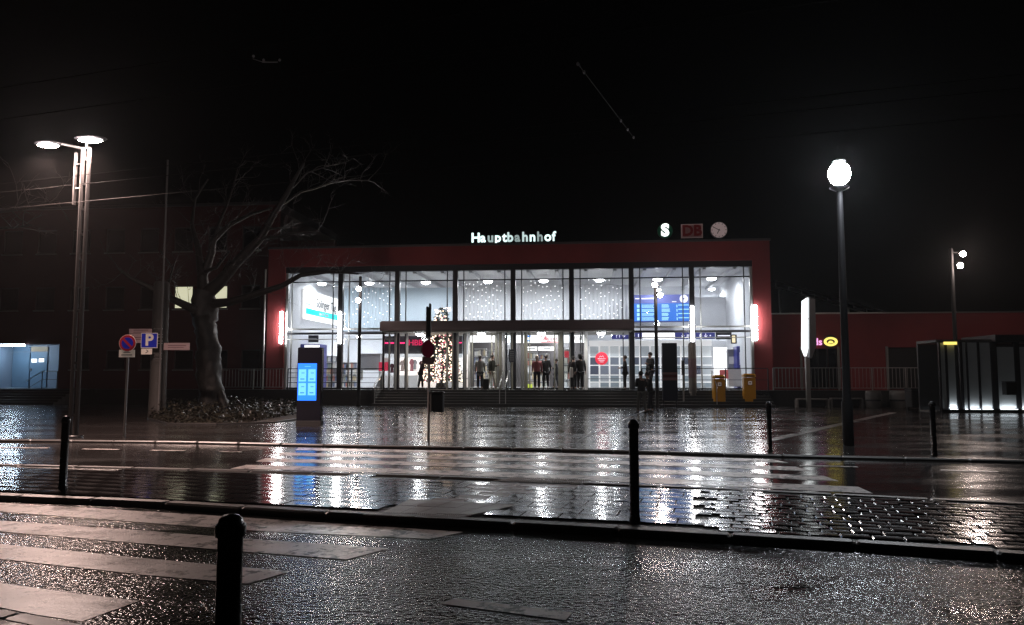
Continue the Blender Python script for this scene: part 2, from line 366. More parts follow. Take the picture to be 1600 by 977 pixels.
def pave(PW, PH, r, gap, m, name, xa, xb, tl, nmax, stuffname):
    pv, pf = paver_verts(PW - gap, PH - gap, 0, r); pm_ = MB().add(pv, pf).mesh(name, m); pm_red = MB().add(pv, pf).mesh(name, redpav); cand = []
    for j in range(-110, 160):
        jit = random.uniform(-.12, .12)
        for i in range(-130, 130):
            u = (i + (.5 if j % 2 else 0) + jit) * PW; v = j * PH; x = u * ca - v * sa; y = 8 + u * sa + v * ca
            edge = .25 * (y - 8)
            if not (xa + edge <= x < xb + edge) or not (yat(NEAR, x) + .17 + PH * .6 < y < yat(FARI, x) - .16 - PH * .6): continue
            if inpoly(x, y, slabpoly) or inpoly(x, y, ribpoly): continue
            cand.append((0 if abs(x / y) < .70 else 1, y * y + x * x, x, y))
    cand.sort(); rest = MB(); restr = MB()
    for k, (f, d, x, y) in enumerate(cand):
        isred = inpoly(x, y, redpoly); tilt = (random.gauss(0, tl), random.gauss(0, tl), ang + random.gauss(0, .006)); dz = random.gauss(0, tl * .22)
        if k < nmax: part(name, pm_red if isred else pm_, isl, (x, y, dz), tilt)
        else:
            M = Matrix.Translation((x, y, dz)) @ Matrix.Rotation(tilt[2], 4, 'Z') @ Matrix.Rotation(tilt[0], 4, 'X') @ Matrix.Rotation(tilt[1], 4, 'Y')
            (restr if isred else rest).add([M @ Vector(v) for v in pv], pf)
    if rest.v: rest.build(stuffname, m, isl, kind='stuff')
    if restr.v: restr.build('red_' + stuffname, redpav, isl, kind='stuff')
pave(.27, .18, .012, .009, paverm, 'paver', 2.0, 11, .014, 290, 'paver_field')
pave(.40, .30, .006, .006, smoothslab, 'paving_slab', -15, 2.0, .0035, 270, 'slab_field')
def bil(P, s, t):
    a, b, c, d = [Vector(p) for p in P]; return (a * (1 - s) + b * s) * (1 - t) + (d * (1 - s) + c * s) * t
def subquads(P, nu, nv, gap, z0, z1, name, m, parent):
    for i in range(nu):
        for j in range(nv):
            g = gap
            q = [bil(P, (i + g) / nu, (j + g) / nv), bil(P, (i + 1 - g) / nu, (j + g) / nv), bil(P, (i + 1 - g) / nu, (j + 1 - g) / nv), bil(P, (i + g) / nu, (j + 1 - g) / nv)]
            MB().poly(q, z0, z1 + random.uniform(-.002, .002)).build(name, m, parent)
subquads(slabpoly, 5, 2, .02, -.03, .004, 'paving_slab', slabm, isl)
subquads(ribpoly, 5, 1, .02, -.03, .0, 'tactile_plate', redpav, isl)
nb = MB()
for i in range(46):
    for j in range(6):
        p = bil(ribpoly, (i + .5 + (.5 if j % 2 else 0)) / 46.6, (j + .5) / 6); nb.lathe([(.014, -.001), (.009, .006)], 6, p.x, p.y)
nb.build('tactile_studs', slabm, isl, kind='stuff')
tp2 = [(p.x, p.y) for p in (G(770, 752), G(905, 757), G(925, 750), G(800, 746))]
nb = MB()
for i in range(40):
    for j in range(6):
        p = bil(tp2, (i + .5) / 40, (j + .5) / 6); nb.lathe([(.014, .0), (.009, .008)], 6, p.x, p.y)
nb.build('tactile_studs', slabm, isl, kind='stuff')
# ------------------------------------------------------------------ road markings
def mark(pts, z, parent, name='stripe', m=None):
    P = [G(x, y, z) for x, y in pts]; MB().add([(p.x, p.y, z + .004) for p in P], [tuple(range(len(P)))]).build(name, m or paintm, parent)
zc = struct(bpy.data.objects.new('zebra_crossing', None)); C.objects.link(zc)
mark([(-120, 795), (0, 800), (225, 817), (400, 830), (672, 843), (724, 832), (560, 821), (330, 806), (0, 786), (-120, 780)], -.066, zc)
mark([(-120, 822), (0, 831), (225, 850), (400, 864), (541, 875), (607, 858), (430, 846), (225, 830), (0, 814), (-120, 806)], -.066, zc)
mark([(-120, 862), (0, 874), (225, 899), (388, 913), (452, 894), (225, 873), (0, 851), (-120, 840)], -.066, zc)
mark([(-120, 930), (0, 950), (60, 962), (128, 972), (217, 940), (110, 927), (0, 912), (-120, 895)], -.066, zc)
mark([(688, 944), (884, 970), (894, 958), (712, 936)], -.066, road1, 'lane_dash')
zc2 = struct(bpy.data.objects.new('zebra_crossing', None)); C.objects.link(zc2)
for k in range(4):
    t0 = .10 + k * .235; t1 = t0 + .12
    pts = []
    for x in (-4.6, -2.2, 0, 2.5, 4.6):
        x_ = x; a = yat(FARI, x_); b = yat(FARK, x_); pts.append((x_ + .25 * t0, a + (b - a) * t0))
    top = [(x_ + .1, yat(FARI, x_) + (yat(FARK, x_) - yat(FARI, x_)) * t1) for x_ in (4.6, 2.5, 0, -2.2, -4.6)]
    MB().add([(*p, -.046) for p in pts + top], [tuple(range(len(pts + top)))]).build('stripe', paintm, zc2)
for a, b in (((-60, 699.5), (75, 700.5)), ((130, 702), (185, 702.8)), ((236, 704), (288, 704.8)), ((345, 706), (376, 706.6)), ((430, 708), (480, 709)), ((1250, 728), (1340, 730)), ((1470, 735), (1560, 738)), ((1640, 741), (1720, 745))):
    A, B = G(*a, -.05), G(*b, -.05); d = (B - A).normalized(); nn = Vector((-d.y, d.x, 0)) * .06
    MB().poly([(A - nn)[:2], (B - nn)[:2], (B + nn)[:2], (A + nn)[:2]], -.049, -.044).build('lane_dash', paintm, road2)
# ------------------------------------------------------------------ STATION
hall = thing('station_hall', 'wide red station hall with eight brightly lit glass bays and Hauptbahnhof lettering on its roof', 'railway station', H0, TH)
FZ = .77                           # floor level
GT = FP(800, 422)[1]               # top of the glazing
XL, XR = FX(444), FX(1179); WL, WR = FX(417), FX(1207)
ZT = FP(1100, 378, -.1)[1]; DEPTH = 11.0
def hp(name, mb, m, label=None): return mb.build(name, m, hall, label=label)
hp('wall', MB().box(WL, XL - .02, -.15, DEPTH, .0, GT + .32).box(XR + .02, WR, -.15, DEPTH, 0, GT + .32).box(WL, WR, -.15, .25, GT + .32, ZT), red)
hp('roof', MB().box(WL - .05, WR + .05, -.2, DEPTH + .2, ZT, ZT + .12).box(WL, WR, .26, DEPTH, GT + .34, ZT - .01), dark2)
hp('lintel', MB().box(XL - .02, XR + .02, -.05, .3, GT, GT + .32), dark)
hp('back_wall', MB().box(XL, XR, 10.2, 10.4, FZ, GT + .3), white)
hp('side_wall', MB().box(XL - .018, XL + .1, .3, 10.2, FZ, GT + .3), white)
hp('side_wall', MB().box(XR - .1, XR + .018, .3, 10.2, FZ, GT + .3), white)
hp('ceiling', MB().box(XL + .1, XR - .1, .3, 10.2, GT + .15, GT + .3), ceilm)
hp('hall_floor', MB().box(XL, XR, .0, 10.2, FZ - .3, FZ), floorm)
bm_ = MB().box(-.09, .09, .35, 10.2, 0, .22).mesh('ceiling_beam', mat('grey_beam', (.5, .5, .52), .6))
for k in range(16): part('ceiling_beam', bm_, hall, (XL + .9 + k * 1.55, 0, GT - .07))
COLS = [444, 531, 620, 711, 802, 894, 988, 1083, 1179]
cx_ = [FX(c) for c in COLS]
colm = MB().box(-.13, .13, -.16, .1, FZ, GT).mesh('column', dark)
for i, c in enumerate(cx_):
    if 0 < i < 8: part('column', colm, hall, (c, 0, 0))
part('column', MB().box(-.07, .06, -.04, .2, FZ, GT).mesh('column', greyf), hall, (cx_[0] + .07, 0, 0)); part('column', MB().box(-.07, .06, -.04, .2, FZ, GT).mesh('column', greyf), hall, (cx_[8] - .06, 0, 0))
mul = MB().box(-.025, .025, -.03, .05, FZ, GT).mesh('mullion', dark); mull = MB().box(-.03, .03, -.03, .05, FZ, GT).mesh('mullion', greyf)
TZ = FP(800, 437)[1]; B1 = FP(800, 520)[1]; B2 = FP(800, 513)[1]
for i in range(8):
    a, b = cx_[i] + (.13 if i else .1), cx_[i + 1] - (.13 if i < 7 else .1)
    m1, m2 = a + .32, b - .32
    if i == 0: m1 = a + .25
    for x in (m1, m2): part('mullion', mul if 1 < i < 7 else (mul if x == m2 else mull), hall, (x, 0, 0))
    hp('transom', MB().box(a, b, -.02, .045, TZ - .03, TZ + .03), dark)
    hp('transom', MB().box(a, b, -.04, .06, B2 - .03, B2 + .06), greyf if i in (0, 1, 6, 7) else dark)
    if i in (0, 1, 6, 7): hp('transom', MB().box(a, b, -.08, .14, B1 - .04, B1 + .07), dark); hp('transom', MB().box(a, b, -.02, .05, B1 - .33, B1 - .28), greyf)
    hp('sill', MB().box(a, b, -.05, .08, FZ, FZ + .07), dark)
    for (p, q) in ((a, m1 - .025), (m1 + .025, m2 - .025), (m2 + .025, b)):
        hp('pane', MB().box(p, q, 0, .012, TZ + .03, GT), glass)
        hp('pane', MB().box(p, q, 0, .012, B2 + .06, TZ - .03), glass)
        if i in (0, 1, 6, 7): hp('pane', MB().box(p, q, 0, .012, FZ + .07, B1 - .33), glass)
# upper inner wall sheets: corrugated white panels and smooth pale blue ones
def ribbed(x0, x1, z0, z1, y, name, m, step=.12):
    vs = []; n_ = int((x1 - x0) / step)
    for k in range(n_ + 1):
        x = x0 + (x1 - x0) * k / n_; yy = y + (.03 if k % 2 else -.03); vs += [(x, yy, z0), (x, yy, z1)]
    fs = [(2 * k, 2 * k + 2, 2 * k + 3, 2 * k + 1) for k in range(n_)]
    hp(name, MB().add(vs, fs), m)
for i, (m, rb) in enumerate(((palewall, 0), (palewall, 1), (palewall, 0), (white, 1), (white, 1), (white, 1), (white, 0), (white, 0))):
    if i == 0: continue
    a, b = cx_[i], cx_[i + 1]; f = 1 + 6.0 / 41; a = FX(COLS[i], 6.0); b = FX(COLS[i + 1], 6.0)
    z0 = FP(800, 513, 6.0)[1] - .1
    if rb: ribbed(a, b, z0, GT - .15, 6.0, 'ribbed_panel', m)
    elif i == 2: hp('wall_panel', MB().box(a + .01, b - .01, 5.98, 6.05, z0, GT - .2), m)
    elif i in (6, 7): hp('wall_panel', MB().box(a + .01, b - .01, 7.5, 7.56, z0, GT - .8), m)
hp('bulkhead', MB().box(FX(531, 6), FX(1170, 6), 6.12, 6.3, FP(800, 524, 6)[1], FP(800, 512, 6)[1]), white)
# ---- entrance vestibule with canopy
VY = -1.9; VD = -.85; va, vb = FX(595, VY), FX(990, VY)
CT, CB = FP(800, 502, VY)[1], FP(800, 516, VY)[1]
ves = hall
canm = mat('plum_grey_canopy', (.10, .075, .08), .4, .3)
hp('canopy', MB().box(va - .05, vb + .05, VY - .12, 0.0, CB, CT).box(va, vb, VY - .06, 0, CT + .001, CT + .05), canm)
sof = mat('pale_soffit', (.5, .5, .47), .6)
hp('soffit', MB().box(va + .02, vb - .02, VY + .02, 2.0, CB - .06, CB - .003), sof)
verts = [(597, 600, dark), (607, 609, greyf), (616, 619, greyf), (620.5, 623.5, dark), (634, 637, greyf), (697, 700, khaki), (706, 708, khaki), (708.5, 713, dark), (714, 716.5, greyf),
         (725, 729, greyf), (731, 733.5, whitef), (775, 777.5, khaki), (779, 784, khaki), (785.5, 788.5, whitef), (790, 792.3, dark), (799, 801.5, khaki), (804, 806.5, dark), (814, 817.5, greyf),
         (819, 823, khaki), (874, 880, khaki), (890, 892, greyf), (893.5, 897, dark), (909.5, 911, dark), (913, 918.5, whitef), (983, 984.5, greyf), (986.5, 990, dark)]
for a, b, m in verts: hp('door_post' if 725 <= a <= 900 else 'frame_post', MB().box(FX(a, VD), FX(b, VD), VD - .04, VD + .06, FZ, CB - .062), m)
for a, b in ((600, 607), (609, 616), (623.5, 634), (637, 697), (700, 706), (716.5, 725), (792.3, 799), (806.5, 814), (880, 890), (897, 909.5), (918.5, 983)):
    hp('pane', MB().box(FX(a, VD), FX(b, VD), VD, VD + .012, FZ + .08, CB - .12), glassd if a in (716.5, 792.3, 880) else glass)
    hp('bottom_rail', MB().box(FX(a, VD), FX(b, VD), VD - .03, VD + .05, FZ, FZ + .08), dark)
# slid-open door leaves standing back inside the vestibule
for a, b in ((733.5, 739), (768, 775), (823, 829), (866, 874)):
    hp('door_leaf', MB().box(FX(a, VD + .3), FX(a, VD + .3) + .06, VD + .15, VD + .21, FZ, CB - .08).box(FX(b, VD + .3) - .05, FX(b, VD + .3), VD + .15, VD + .21, FZ, CB - .08).box(FX(a, VD + .3), FX(b, VD + .3), VD + .15, VD + .21, CB - .2, CB - .08), khaki)
hp('rail', MB().box(FX(918.5, VD), FX(983, VD), VD - .03, VD + .03, FP(800, 592.5, VD)[1], FP(800, 591.7, VD)[1]), dark)
# ceiling lamps of the hall
discE = emis('lamp_diffuser', (.93, .97, 1), 30)
def ceiling_lamp(x, y, z, W, r, lab, grp, col=(.88, .94, 1)):
    t = hthing('ceiling_lamp', lab, 'lamp', x, y, z, grp)
    MB().lathe([(r * 1.15, 0), (r * 1.15, -.04), (r * 1.02, -.07)], 16).build('housing', whitef, t)
    MB().lathe([(r, -.06), (r * .96, -.12), (r * .6, -.17), (r * .1, -.19)], 16).build('diffuser', discE, t)
    lamp('bulb', 'AREA', t, (0, 0, -.24), W, col, r * 1.7)
    return t
names = ['above the slanted newspaper sign', 'in the bay behind the dark lamp post', 'above the tip of the Christmas tree', 'over the first sparkling bay', 'over the middle sparkling bay', 'over the last sparkling bay', 'above the departure board', 'in the rightmost glass bay']
for i, px in enumerate((500, 575, 664, 762, 850, 938, 1030, 1115)):
    x = FX(px, 3.4); ceiling_lamp(x, 3.4, GT - .1, LAMP_W['hall'], .26, 'bright round hall ceiling lamp nearest the glass ' + names[i], 'hall ceiling lamps')
    if i not in (3, 4, 5): ceiling_lamp(FX(px, 8.6), 8.6, GT - .1, LAMP_W['hall'] * .8, .2, 'second row hall ceiling lamp deep inside ' + names[i], 'hall ceiling lamps')
for k, px in enumerate((560, 690, 790, 880, 960, 1075)):
    ceiling_lamp(FX(px, 8.2), 8.2, FP(800, 526, 6)[1] + .25, LAMP_W['hall'] * .55, .16, 'low concourse ceiling lamp ' + ['left of the pink shop sign', 'behind the Christmas tree', 'behind the left entrance door', 'behind the right entrance door', 'behind the red round sticker', 'behind the dark advertising pillar'][k], 'concourse ceiling lamps')
for k, px in enumerate((655, 752, 846, 940)):
    z_ = CB - .06; x = FX(px, -1.4)
    t = ceiling_lamp(x, -1.4, z_, LAMP_W['canopy'], .2, 'oval lamp glowing under the entrance canopy ' + ['left of the Christmas tree', 'above the grey coated man', 'above the person in the red coat', 'above the red round sticker'][k], 'canopy lamps', (1, .98, .9))
# tube wall lamps
tubeE = emis('lit_tube', (.98, .98, 1), 38)
for k, (px, y0, y1) in enumerate(((440, 487, 537), (531, 487, 537), (1081.5, 478, 534), (1180, 477, 532))):
    yl = -.3; x, z1 = FP(px, y0, yl); z0 = FP(px, y1, yl)[1]
    t = hthing('wall_lamp', 'tall glowing white tube lamp on the ' + ['red pier at the left end of the glass', 'second column behind the blue info totem', 'column right of the departure board', 'red pier at the right end of the glass'][k], 'wall lamp', x, yl, z0, 'tube wall lamps')
    MB().lathe([(.06, 0), (.08, .02), (.08, z1 - z0 - .02), (.06, z1 - z0)], 12).build('tube', tubeE, t)
    MB().box(-.05, .05, .06, .3, .1, .2).box(-.05, .05, .06, .3, z1 - z0 - .2, z1 - z0 - .1).build('bracket', steel, t)
    MB().lathe([(.085, -.08), (.085, .0)], 12).build('cap', steel, t)
    lamp('bulb', 'POINT', t, (0, -.22, (z1 - z0) / 2), LAMP_W['tube'], (1, .93, .9), .1)
# ------------------------------------------------------------------ roof lettering, logos, clock
sg = hthing('station_sign', 'white glowing Hauptbahnhof letters standing on the roof edge', 'sign', FX(735, .2), .2, ZT + .12)
full = 'Hauptbahnhof'; lit = [1, .9, .3, 1, .9, .55, .22, .5, .9, .25, 1, .8]
x0 = 0; tot = FX(870.5, .2) - FX(735, .2)
adv = {'H': .72, 'a': .56, 'u': .58, 'p': .6, 't': .36, 'b': .6, 'h': .58, 'n': .58, 'o': .6, 'f': .34}
sc_ = tot / (sum(adv[c] for c in full)); size = sc_ * 1.02
for i, ch in enumerate(full):
    m = emis('letter_light_%d' % int(lit[i] * 100), (.78, 1, .98), 1.5 * lit[i])
    me = textmesh(ch, size, .05, m, 'letter', .018, False)
    part('letter', me, sg, (x0, 0, .02 + .17 * 0 + .12), RT, (.98, 1, 1)); x0 += adv[ch] * sc_
MB().box(-.05, tot + .05, .05, .09, .02, .06).build('support_rail', dark, sg)
x, z = FP(1039, 361, .2); R_ = .40
t = hthing('transit_logo', 'round green sign with glowing white S on the station roof', 'logo sign', x, .2, z)
MB().disc((0, 0, 0), R_, .12, 32).build('disc', mat('dim_green_panel', (.0, .05, .025), .3, emit=(0, .3, .12), es=.02), t); MB().tube([(0, .05, -.3), (0, .05, ZT + .12 - z)], .03).build('support', dark, t)
text('S', .86, emis('white_s_light', (.95, 1, .97), 1.8), t, (0, -.08, 0), .02, .045)
x, z = FP(1081, 361, .2)
t = hthing('railway_logo', 'unlit DB logo in a white bordered frame on the station roof', 'logo sign', x, .2, z)
dimw = mat('faint_glow_white_plastic', (.55, .45, .45), .35, emit=(.8, .45, .45), es=.045); dimr = mat('dim_red_plastic', (.25, .01, .015), .35)  # white border gets a faint pinkish glow though the logo is unlit
MB().box(-.56, .56, 0, .1, -.38, .36).build('panel', dimr, t)
MB().box(-.56, .56, -.03, -.001, -.38, -.32).box(-.56, .56, -.03, -.001, .30, .36).box(-.56, -.5, -.03, -.001, -.32, .3).box(.5, .56, -.03, -.001, -.32, .3).build('border', dimw, t)
MB().box(-.5, .5, -.012, -.002, -.32, .30).build('field', mat('dim_pink_plastic', (.36, .2, .2), .4), t)
text('DB', .78, dimr, t, (0, -.03, -.01), .01, .03); MB().box(-.4, -.34, .1, .14, ZT + .12 - z, -.2).box(.34, .4, .1, .14, ZT + .12 - z, -.2).build('support', dark, t)
x, z = FP(1123, 360, .2)
t = hthing('station_clock', 'round unlit station clock showing ten to seven on the roof', 'clock', x, .2, z)
MB().disc((0, 0, 0), .44, .16, 36).build('rim', dark, t); MB().disc((0, -.085, 0), .41, .02, 36).build('dial', mat('clock_dial', (.6, .53, .53), .3, emit=(.8, .6, .6), es=.16), t)  # dial glows faintly in its material, the clock itself has no light
tk = MB()
for k in range(12):
    a = k * pi / 6; tk.tube([(sin(a) * .32, -.1, cos(a) * .32), (sin(a) * .39, -.1, cos(a) * .39)], .018, 4)
tk.build('hour_marks', blackm, t)
am, ah = radians(298), radians(205)
MB().tube([(-sin(am) * .06, -.11, -cos(am) * .06), (sin(am) * .35, -.11, cos(am) * .35)], .02, 4).build('minute_hand', blackm, t)
MB().tube([(-sin(ah) * .05, -.115, -cos(ah) * .05), (sin(ah) * .22, -.115, cos(ah) * .22)], .026, 4).build('hour_hand', blackm, t)
MB().tube([(0, .05, -.4), (0, .05, ZT + .12 - z)], .03).build('support', dark, t)
# ------------------------------------------------------------------ things inside the hall
def hbox(px0, px1, py0, py1, yl, d=.05):
    """extent of an upright panel from its pixels: x0,x1,z0,z1 on plane yl"""
    x0, z1 = FP(px0, py0, yl); x1, _ = FP(px1, py0, yl); z0 = FP(px0, py1, yl)[1]; return x0, x1, z0, z1
def panel(name, label, cat, px0, px1, py0, py1, yl, d, m, group=None, pname='panel'):
    x0, x1, z0, z1 = hbox(px0, px1, py0, py1, yl); t = hthing(name, label, cat, (x0 + x1) / 2, yl, z0, group); w_ = (x1 - x0) / 2
    MB().box(-w_, w_, 0, d, 0, z1 - z0).build(pname, m, t); return t, w_, z1 - z0
# newspaper banner on the left side wall
sy0, sy1 = 2.1, 8.6; bx = XL + .12
t = hthing('wall_banner', 'white banner with turquoise band and Solinger lettering on the left side wall', 'banner', bx, sy0, 4.75)
bh = 1.72; L_ = sy1 - sy0
MB().box(0, .08, 0, L_, 0, bh).build('panel', mat('lit_white_banner', (.8, .8, .8), .5, emit=(1, 1, 1), es=.75), t)
MB().box(.085, .095, .35, L_ - .3, .32, .66).build('band', mat('turquoise_print', (.0, .45, .5), .5, emit=(0, .75, .85), es=.8), t)
cyan_t = mat('teal_print', (.05, .3, .32), .5); greyt = mat('grey_print', (.08, .09, .1), .5)
text('Solinger Tag', .74, greyt, t, (.1, 3.75, 1.08), .004, .012, rot=(pi / 2, 0, pi / 2), sx=.98)
MB().box(.085, .1, .35, 1.05, .88, .94).box(.085, .1, .98, 1.05, .94, 1.34).box(.085, .1, .35, 1.05, 1.36, 1.42).build('emblem', cyan_t, t)
text('aus der Stadt', .3, white, t, (.1, 3.3, .49), .004, .004, rot=(pi / 2, 0, pi / 2))
# light strands in four bays
bulbE = emis('fairy_bulb', (1, .98, 1), 9)
for bi, lab in ((1, 'strands of tiny white lights behind the second bay, left of the Christmas tree'), (3, 'strands of tiny white lights right of the Christmas tree'), (4, 'strands of tiny white lights in the middle bay'), (5, 'strands of tiny white lights in the bay left of the departure board')):
    a, b = cx_[bi] + .5, cx_[bi + 1] - .5; t = hthing('light_curtain', lab, 'fairy lights', a, .5, 4.3, 'fairy light curtains')
    nS = 11
    for k in range(nS):
        x = (b - a) * k / (nS - 1); s_ = MB().tube([(x, 0, GT - 4.35), (x + random.uniform(-.02, .02), 0, random.uniform(-.1, .5))], .006, 4).build('strand', whitef, t)
        mb = MB(); z = GT - 4.6
        while z > .05:
            z -= random.uniform(.2, .85)
            if z > 0: mb.ell((x + random.uniform(-.03, .03), 0, z), (.015, .015, .015), 6, 4)
        if mb.v: mb.build('bulb', bulbE, s_)
# HBB shop behind the Christmas tree
t = hthing('shop', 'dark fronted shop with pink neon line and HBB lettering left of the Christmas tree', 'shop', 0, 7.0, 0)
x0, x1, z0, z1 = hbox(600, 722, 521, 553, 7.0)
MB().box(x0, x1, 0, .3, z0, z1 + .4).build('fascia', mat('shop_dark_fascia', (.04, .035, .04), .4), t)
pink = emis('pink_neon', (1, .03, .2), 1.9); pinkd = emis('pink_letter_light', (1, .02, .15), .75)
zz = FP(650, 536, 7)[1]
MB().box(x0, FX(637, 7), -.05, -.01, zz - .04, zz + .04).box(FX(664, 7), x1, -.05, -.01, zz - .04, zz + .04).build('neon_line', pink, t)
text('HBB', .5, pinkd, t, (FX(649, 7), -.06, zz), .03, .005); text('T', .55, emis('white_letter_light', (1, 1, 1), 1.4), t, (FX(663.5, 7), -.06, zz), .03, .03)
text('X', .7, pink, t, (FX(703, 7), -.06, zz), .03, .02)
MB().box(x0, x1, 2.6, 2.7, FZ, z0).build('shop_back_wall', mat('glowing_shop_wall', (.75, .7, .68), .6, emit=(1, .9, .82), es=.85), t)  # wall glows by itself in place of lighting inside the shop
MB().box(x0, x1, 1.9, 2.5, FZ + 1.0, FZ + 1.06).box(x0, x1, 1.9, 2.5, FZ + .5, FZ + .56).box(x0, x1, .0, .1, z0 - .25, z0 - .01).build('shelf', whitef, t)
cols = [(.5, .08, .14), (.75, .6, .56), (.08, .02, .03), (.7, .7, .7), (.12, .08, .09), (.75, .3, .34), (.55, .45, .36)]
for k, px in enumerate((603, 612, 628, 633, 643, 648, 658, 676, 694, 704, 711)):
    c = random.choice(cols); x = FX(px, 8); hgt = random.uniform(.55, .85); z = FZ + random.choice((.9, 1.0, 1.1))
    MB().polyxz([(x - .1, z), (x + .1, z), (x + .08, z + hgt * .6), (x + .14, z + hgt * .55), (x + .155, z + hgt * .75), (x + .06, z + hgt), (x - .06, z + hgt), (x - .155, z + hgt * .75), (x - .14, z + hgt * .55), (x - .08, z + hgt * .6)], 1.0, 1.12).build('garment', mat('cloth_%d' % cols.index(c), c, .8), t)
for k, px in enumerate((610, 630, 647, 690, 708)):
    x = FX(px, 8); MB().rbox(x - .3, x + .3, .7, 1.3, FZ, FZ + .75, .03).build('display_table', mat('shop_table', (.5, .48, .47), .5), t)
# Christmas tree
def xmas(px, ptop, yl):
    x = FX(px, yl); ztop = FP(px, ptop, yl)[1]; Hh = ztop - FZ
    t = hthing('christmas_tree', 'tall Christmas tree covered in white and pink lights inside the glass left of the doors', 'christmas tree', x, yl, FZ)
    MB().lathe([(.35, 0), (.3, .3), (.08, .32), (.06, Hh * .5), (.02, Hh - .1)], 10).build('trunk', bark, t)
    nd = MB(); bl = MB(); bp_ = MB(); rr = random.Random(3)
    for k in range(2300):
        f = rr.random() ** .75; z = .35 + f * 0 + (1 - (1 - f)) * 0
        h_ = rr.random(); h_ = 1 - sqrt(rr.random()) if rr.random() < .8 else rr.random()
        z = .35 + h_ * (Hh - .45); R = 1.12 * (1 - h_) ** .6 + .03; a = rr.uniform(0, 2 * pi); r0 = R * rr.uniform(.35, 1.0)
        d = Vector((cos(a), sin(a), -.25)); p = Vector((cos(a) * r0, sin(a) * r0, z + (R - r0) * .15)); l = .1 + .12 * rr.random()
        s_ = Vector((-sin(a), cos(a), 0)) * .035
        nd.add([p - s_, p + s_, p + d * l + Vector((0, 0, -.03))], [(0, 1, 2)]); nd.add([p + Vector((0, 0, .04)), p - Vector((0, 0, .04)), p + d * l], [(0, 1, 2)])
    for k in range(760):
        h_ = 1 - sqrt(rr.random()); z = .35 + h_ * (Hh - .5); R = 1.12 * (1 - h_) ** .6 + .05; a = rr.uniform(-pi, 0)
        p = (cos(a) * R, sin(a) * R, z); q = rr.random(); b_ = bl if q < .78 else bp_; s_ = rr.uniform(.022, .05); b_.ell(p, (s_, s_, s_), 6, 4)
    nd.build('needles', mat('fir_needles', (.03, .055, .03), .6), t, kind='stuff')
    o = bl.build('fairy_lights', emis('warm_bulb', (1, .78, .58), 3.0), t); o['kind'] = 'stuff'; o = bp_.build('baubles', mat('pink_bauble', (.7, .1, .2), .15, .6, emit=(1, .4, .45), es=.6), t); o['kind'] = 'stuff'
    MB().tube([(0, 0, Hh - .1), (0, 0, Hh + .15)], [.03, .005], 6).build('tip', whitef, t)
xmas(690, 478, 1.6)
# white fascia with agency lettering over the concourse
lw = mat('lit_white_sign', (.8, .8, .8), .5, emit=(1, 1, 1), es=1.0); redp = mat('red_print', (.6, .02, .04), .5, emit=(1, .02, .06), es=.35); bluep = mat('blue_print', (.02, .2, .6), .5, emit=(0, .3, 1), es=.4)
t, w_, h_ = panel('fascia_sign', 'long white lit fascia with red DB Agentur lettering above the right door', 'sign', 792, 918, 522, 536, 5.4, .15, lw)
xo = (FX(792, 5.4) + FX(918, 5.4)) / 2
text('DB', .34, redp, t, (FX(850, 5.4) - xo, -.01, h_ * .5), .008, .0); text('Agentur', .36, mat('pink_grey_print', (.5, .3, .32), .5), t, (FX(864.5, 5.4) - xo, -.01, h_ * .45), .008, .004)
text('HSF', .34, greyt, t, (FX(904, 5.4) - xo, -.01, h_ * .5), .008)
MB().box(FX(845, 5.4) - xo, FX(880, 5.4) - xo, -.012, -.002, .02, .07).build('underline', redp, t)
MB().box(FX(822, 5.4) - xo, FX(829, 5.4) - xo, -.012, -.002, h_ * .62, h_ * .8).box(FX(822, 5.4) - xo, FX(828, 5.4) - xo, -.012, -.002, h_ * .15, h_ * .3).build('emblem', bluep, t)
panel('fascia_sign', 'blank white lit fascia above the left entrance door', 'sign', 735, 777, 521, 535, 5.4, .15, lw)
t, w_, h_ = panel('ticket_sign', 'small white hanging sign board, the left of two below the agency fascia', 'sign', 822, 839, 542, 548, 6.6, .06, lw, 'hanging signs'); MB().box(-w_ * .7, w_ * .7, -.006, -.001, h_ * .3, h_ * .6).build('print', greyt, t)
t, w_, h_ = panel('ticket_sign', 'wider white hanging sign board, the right of two below the agency fascia', 'sign', 841, 867, 542, 548, 6.6, .06, lw, 'hanging signs'); MB().box(-w_ * .4, w_ * .5, -.006, -.001, h_ * .3, h_ * .6).build('print', greyt, t)
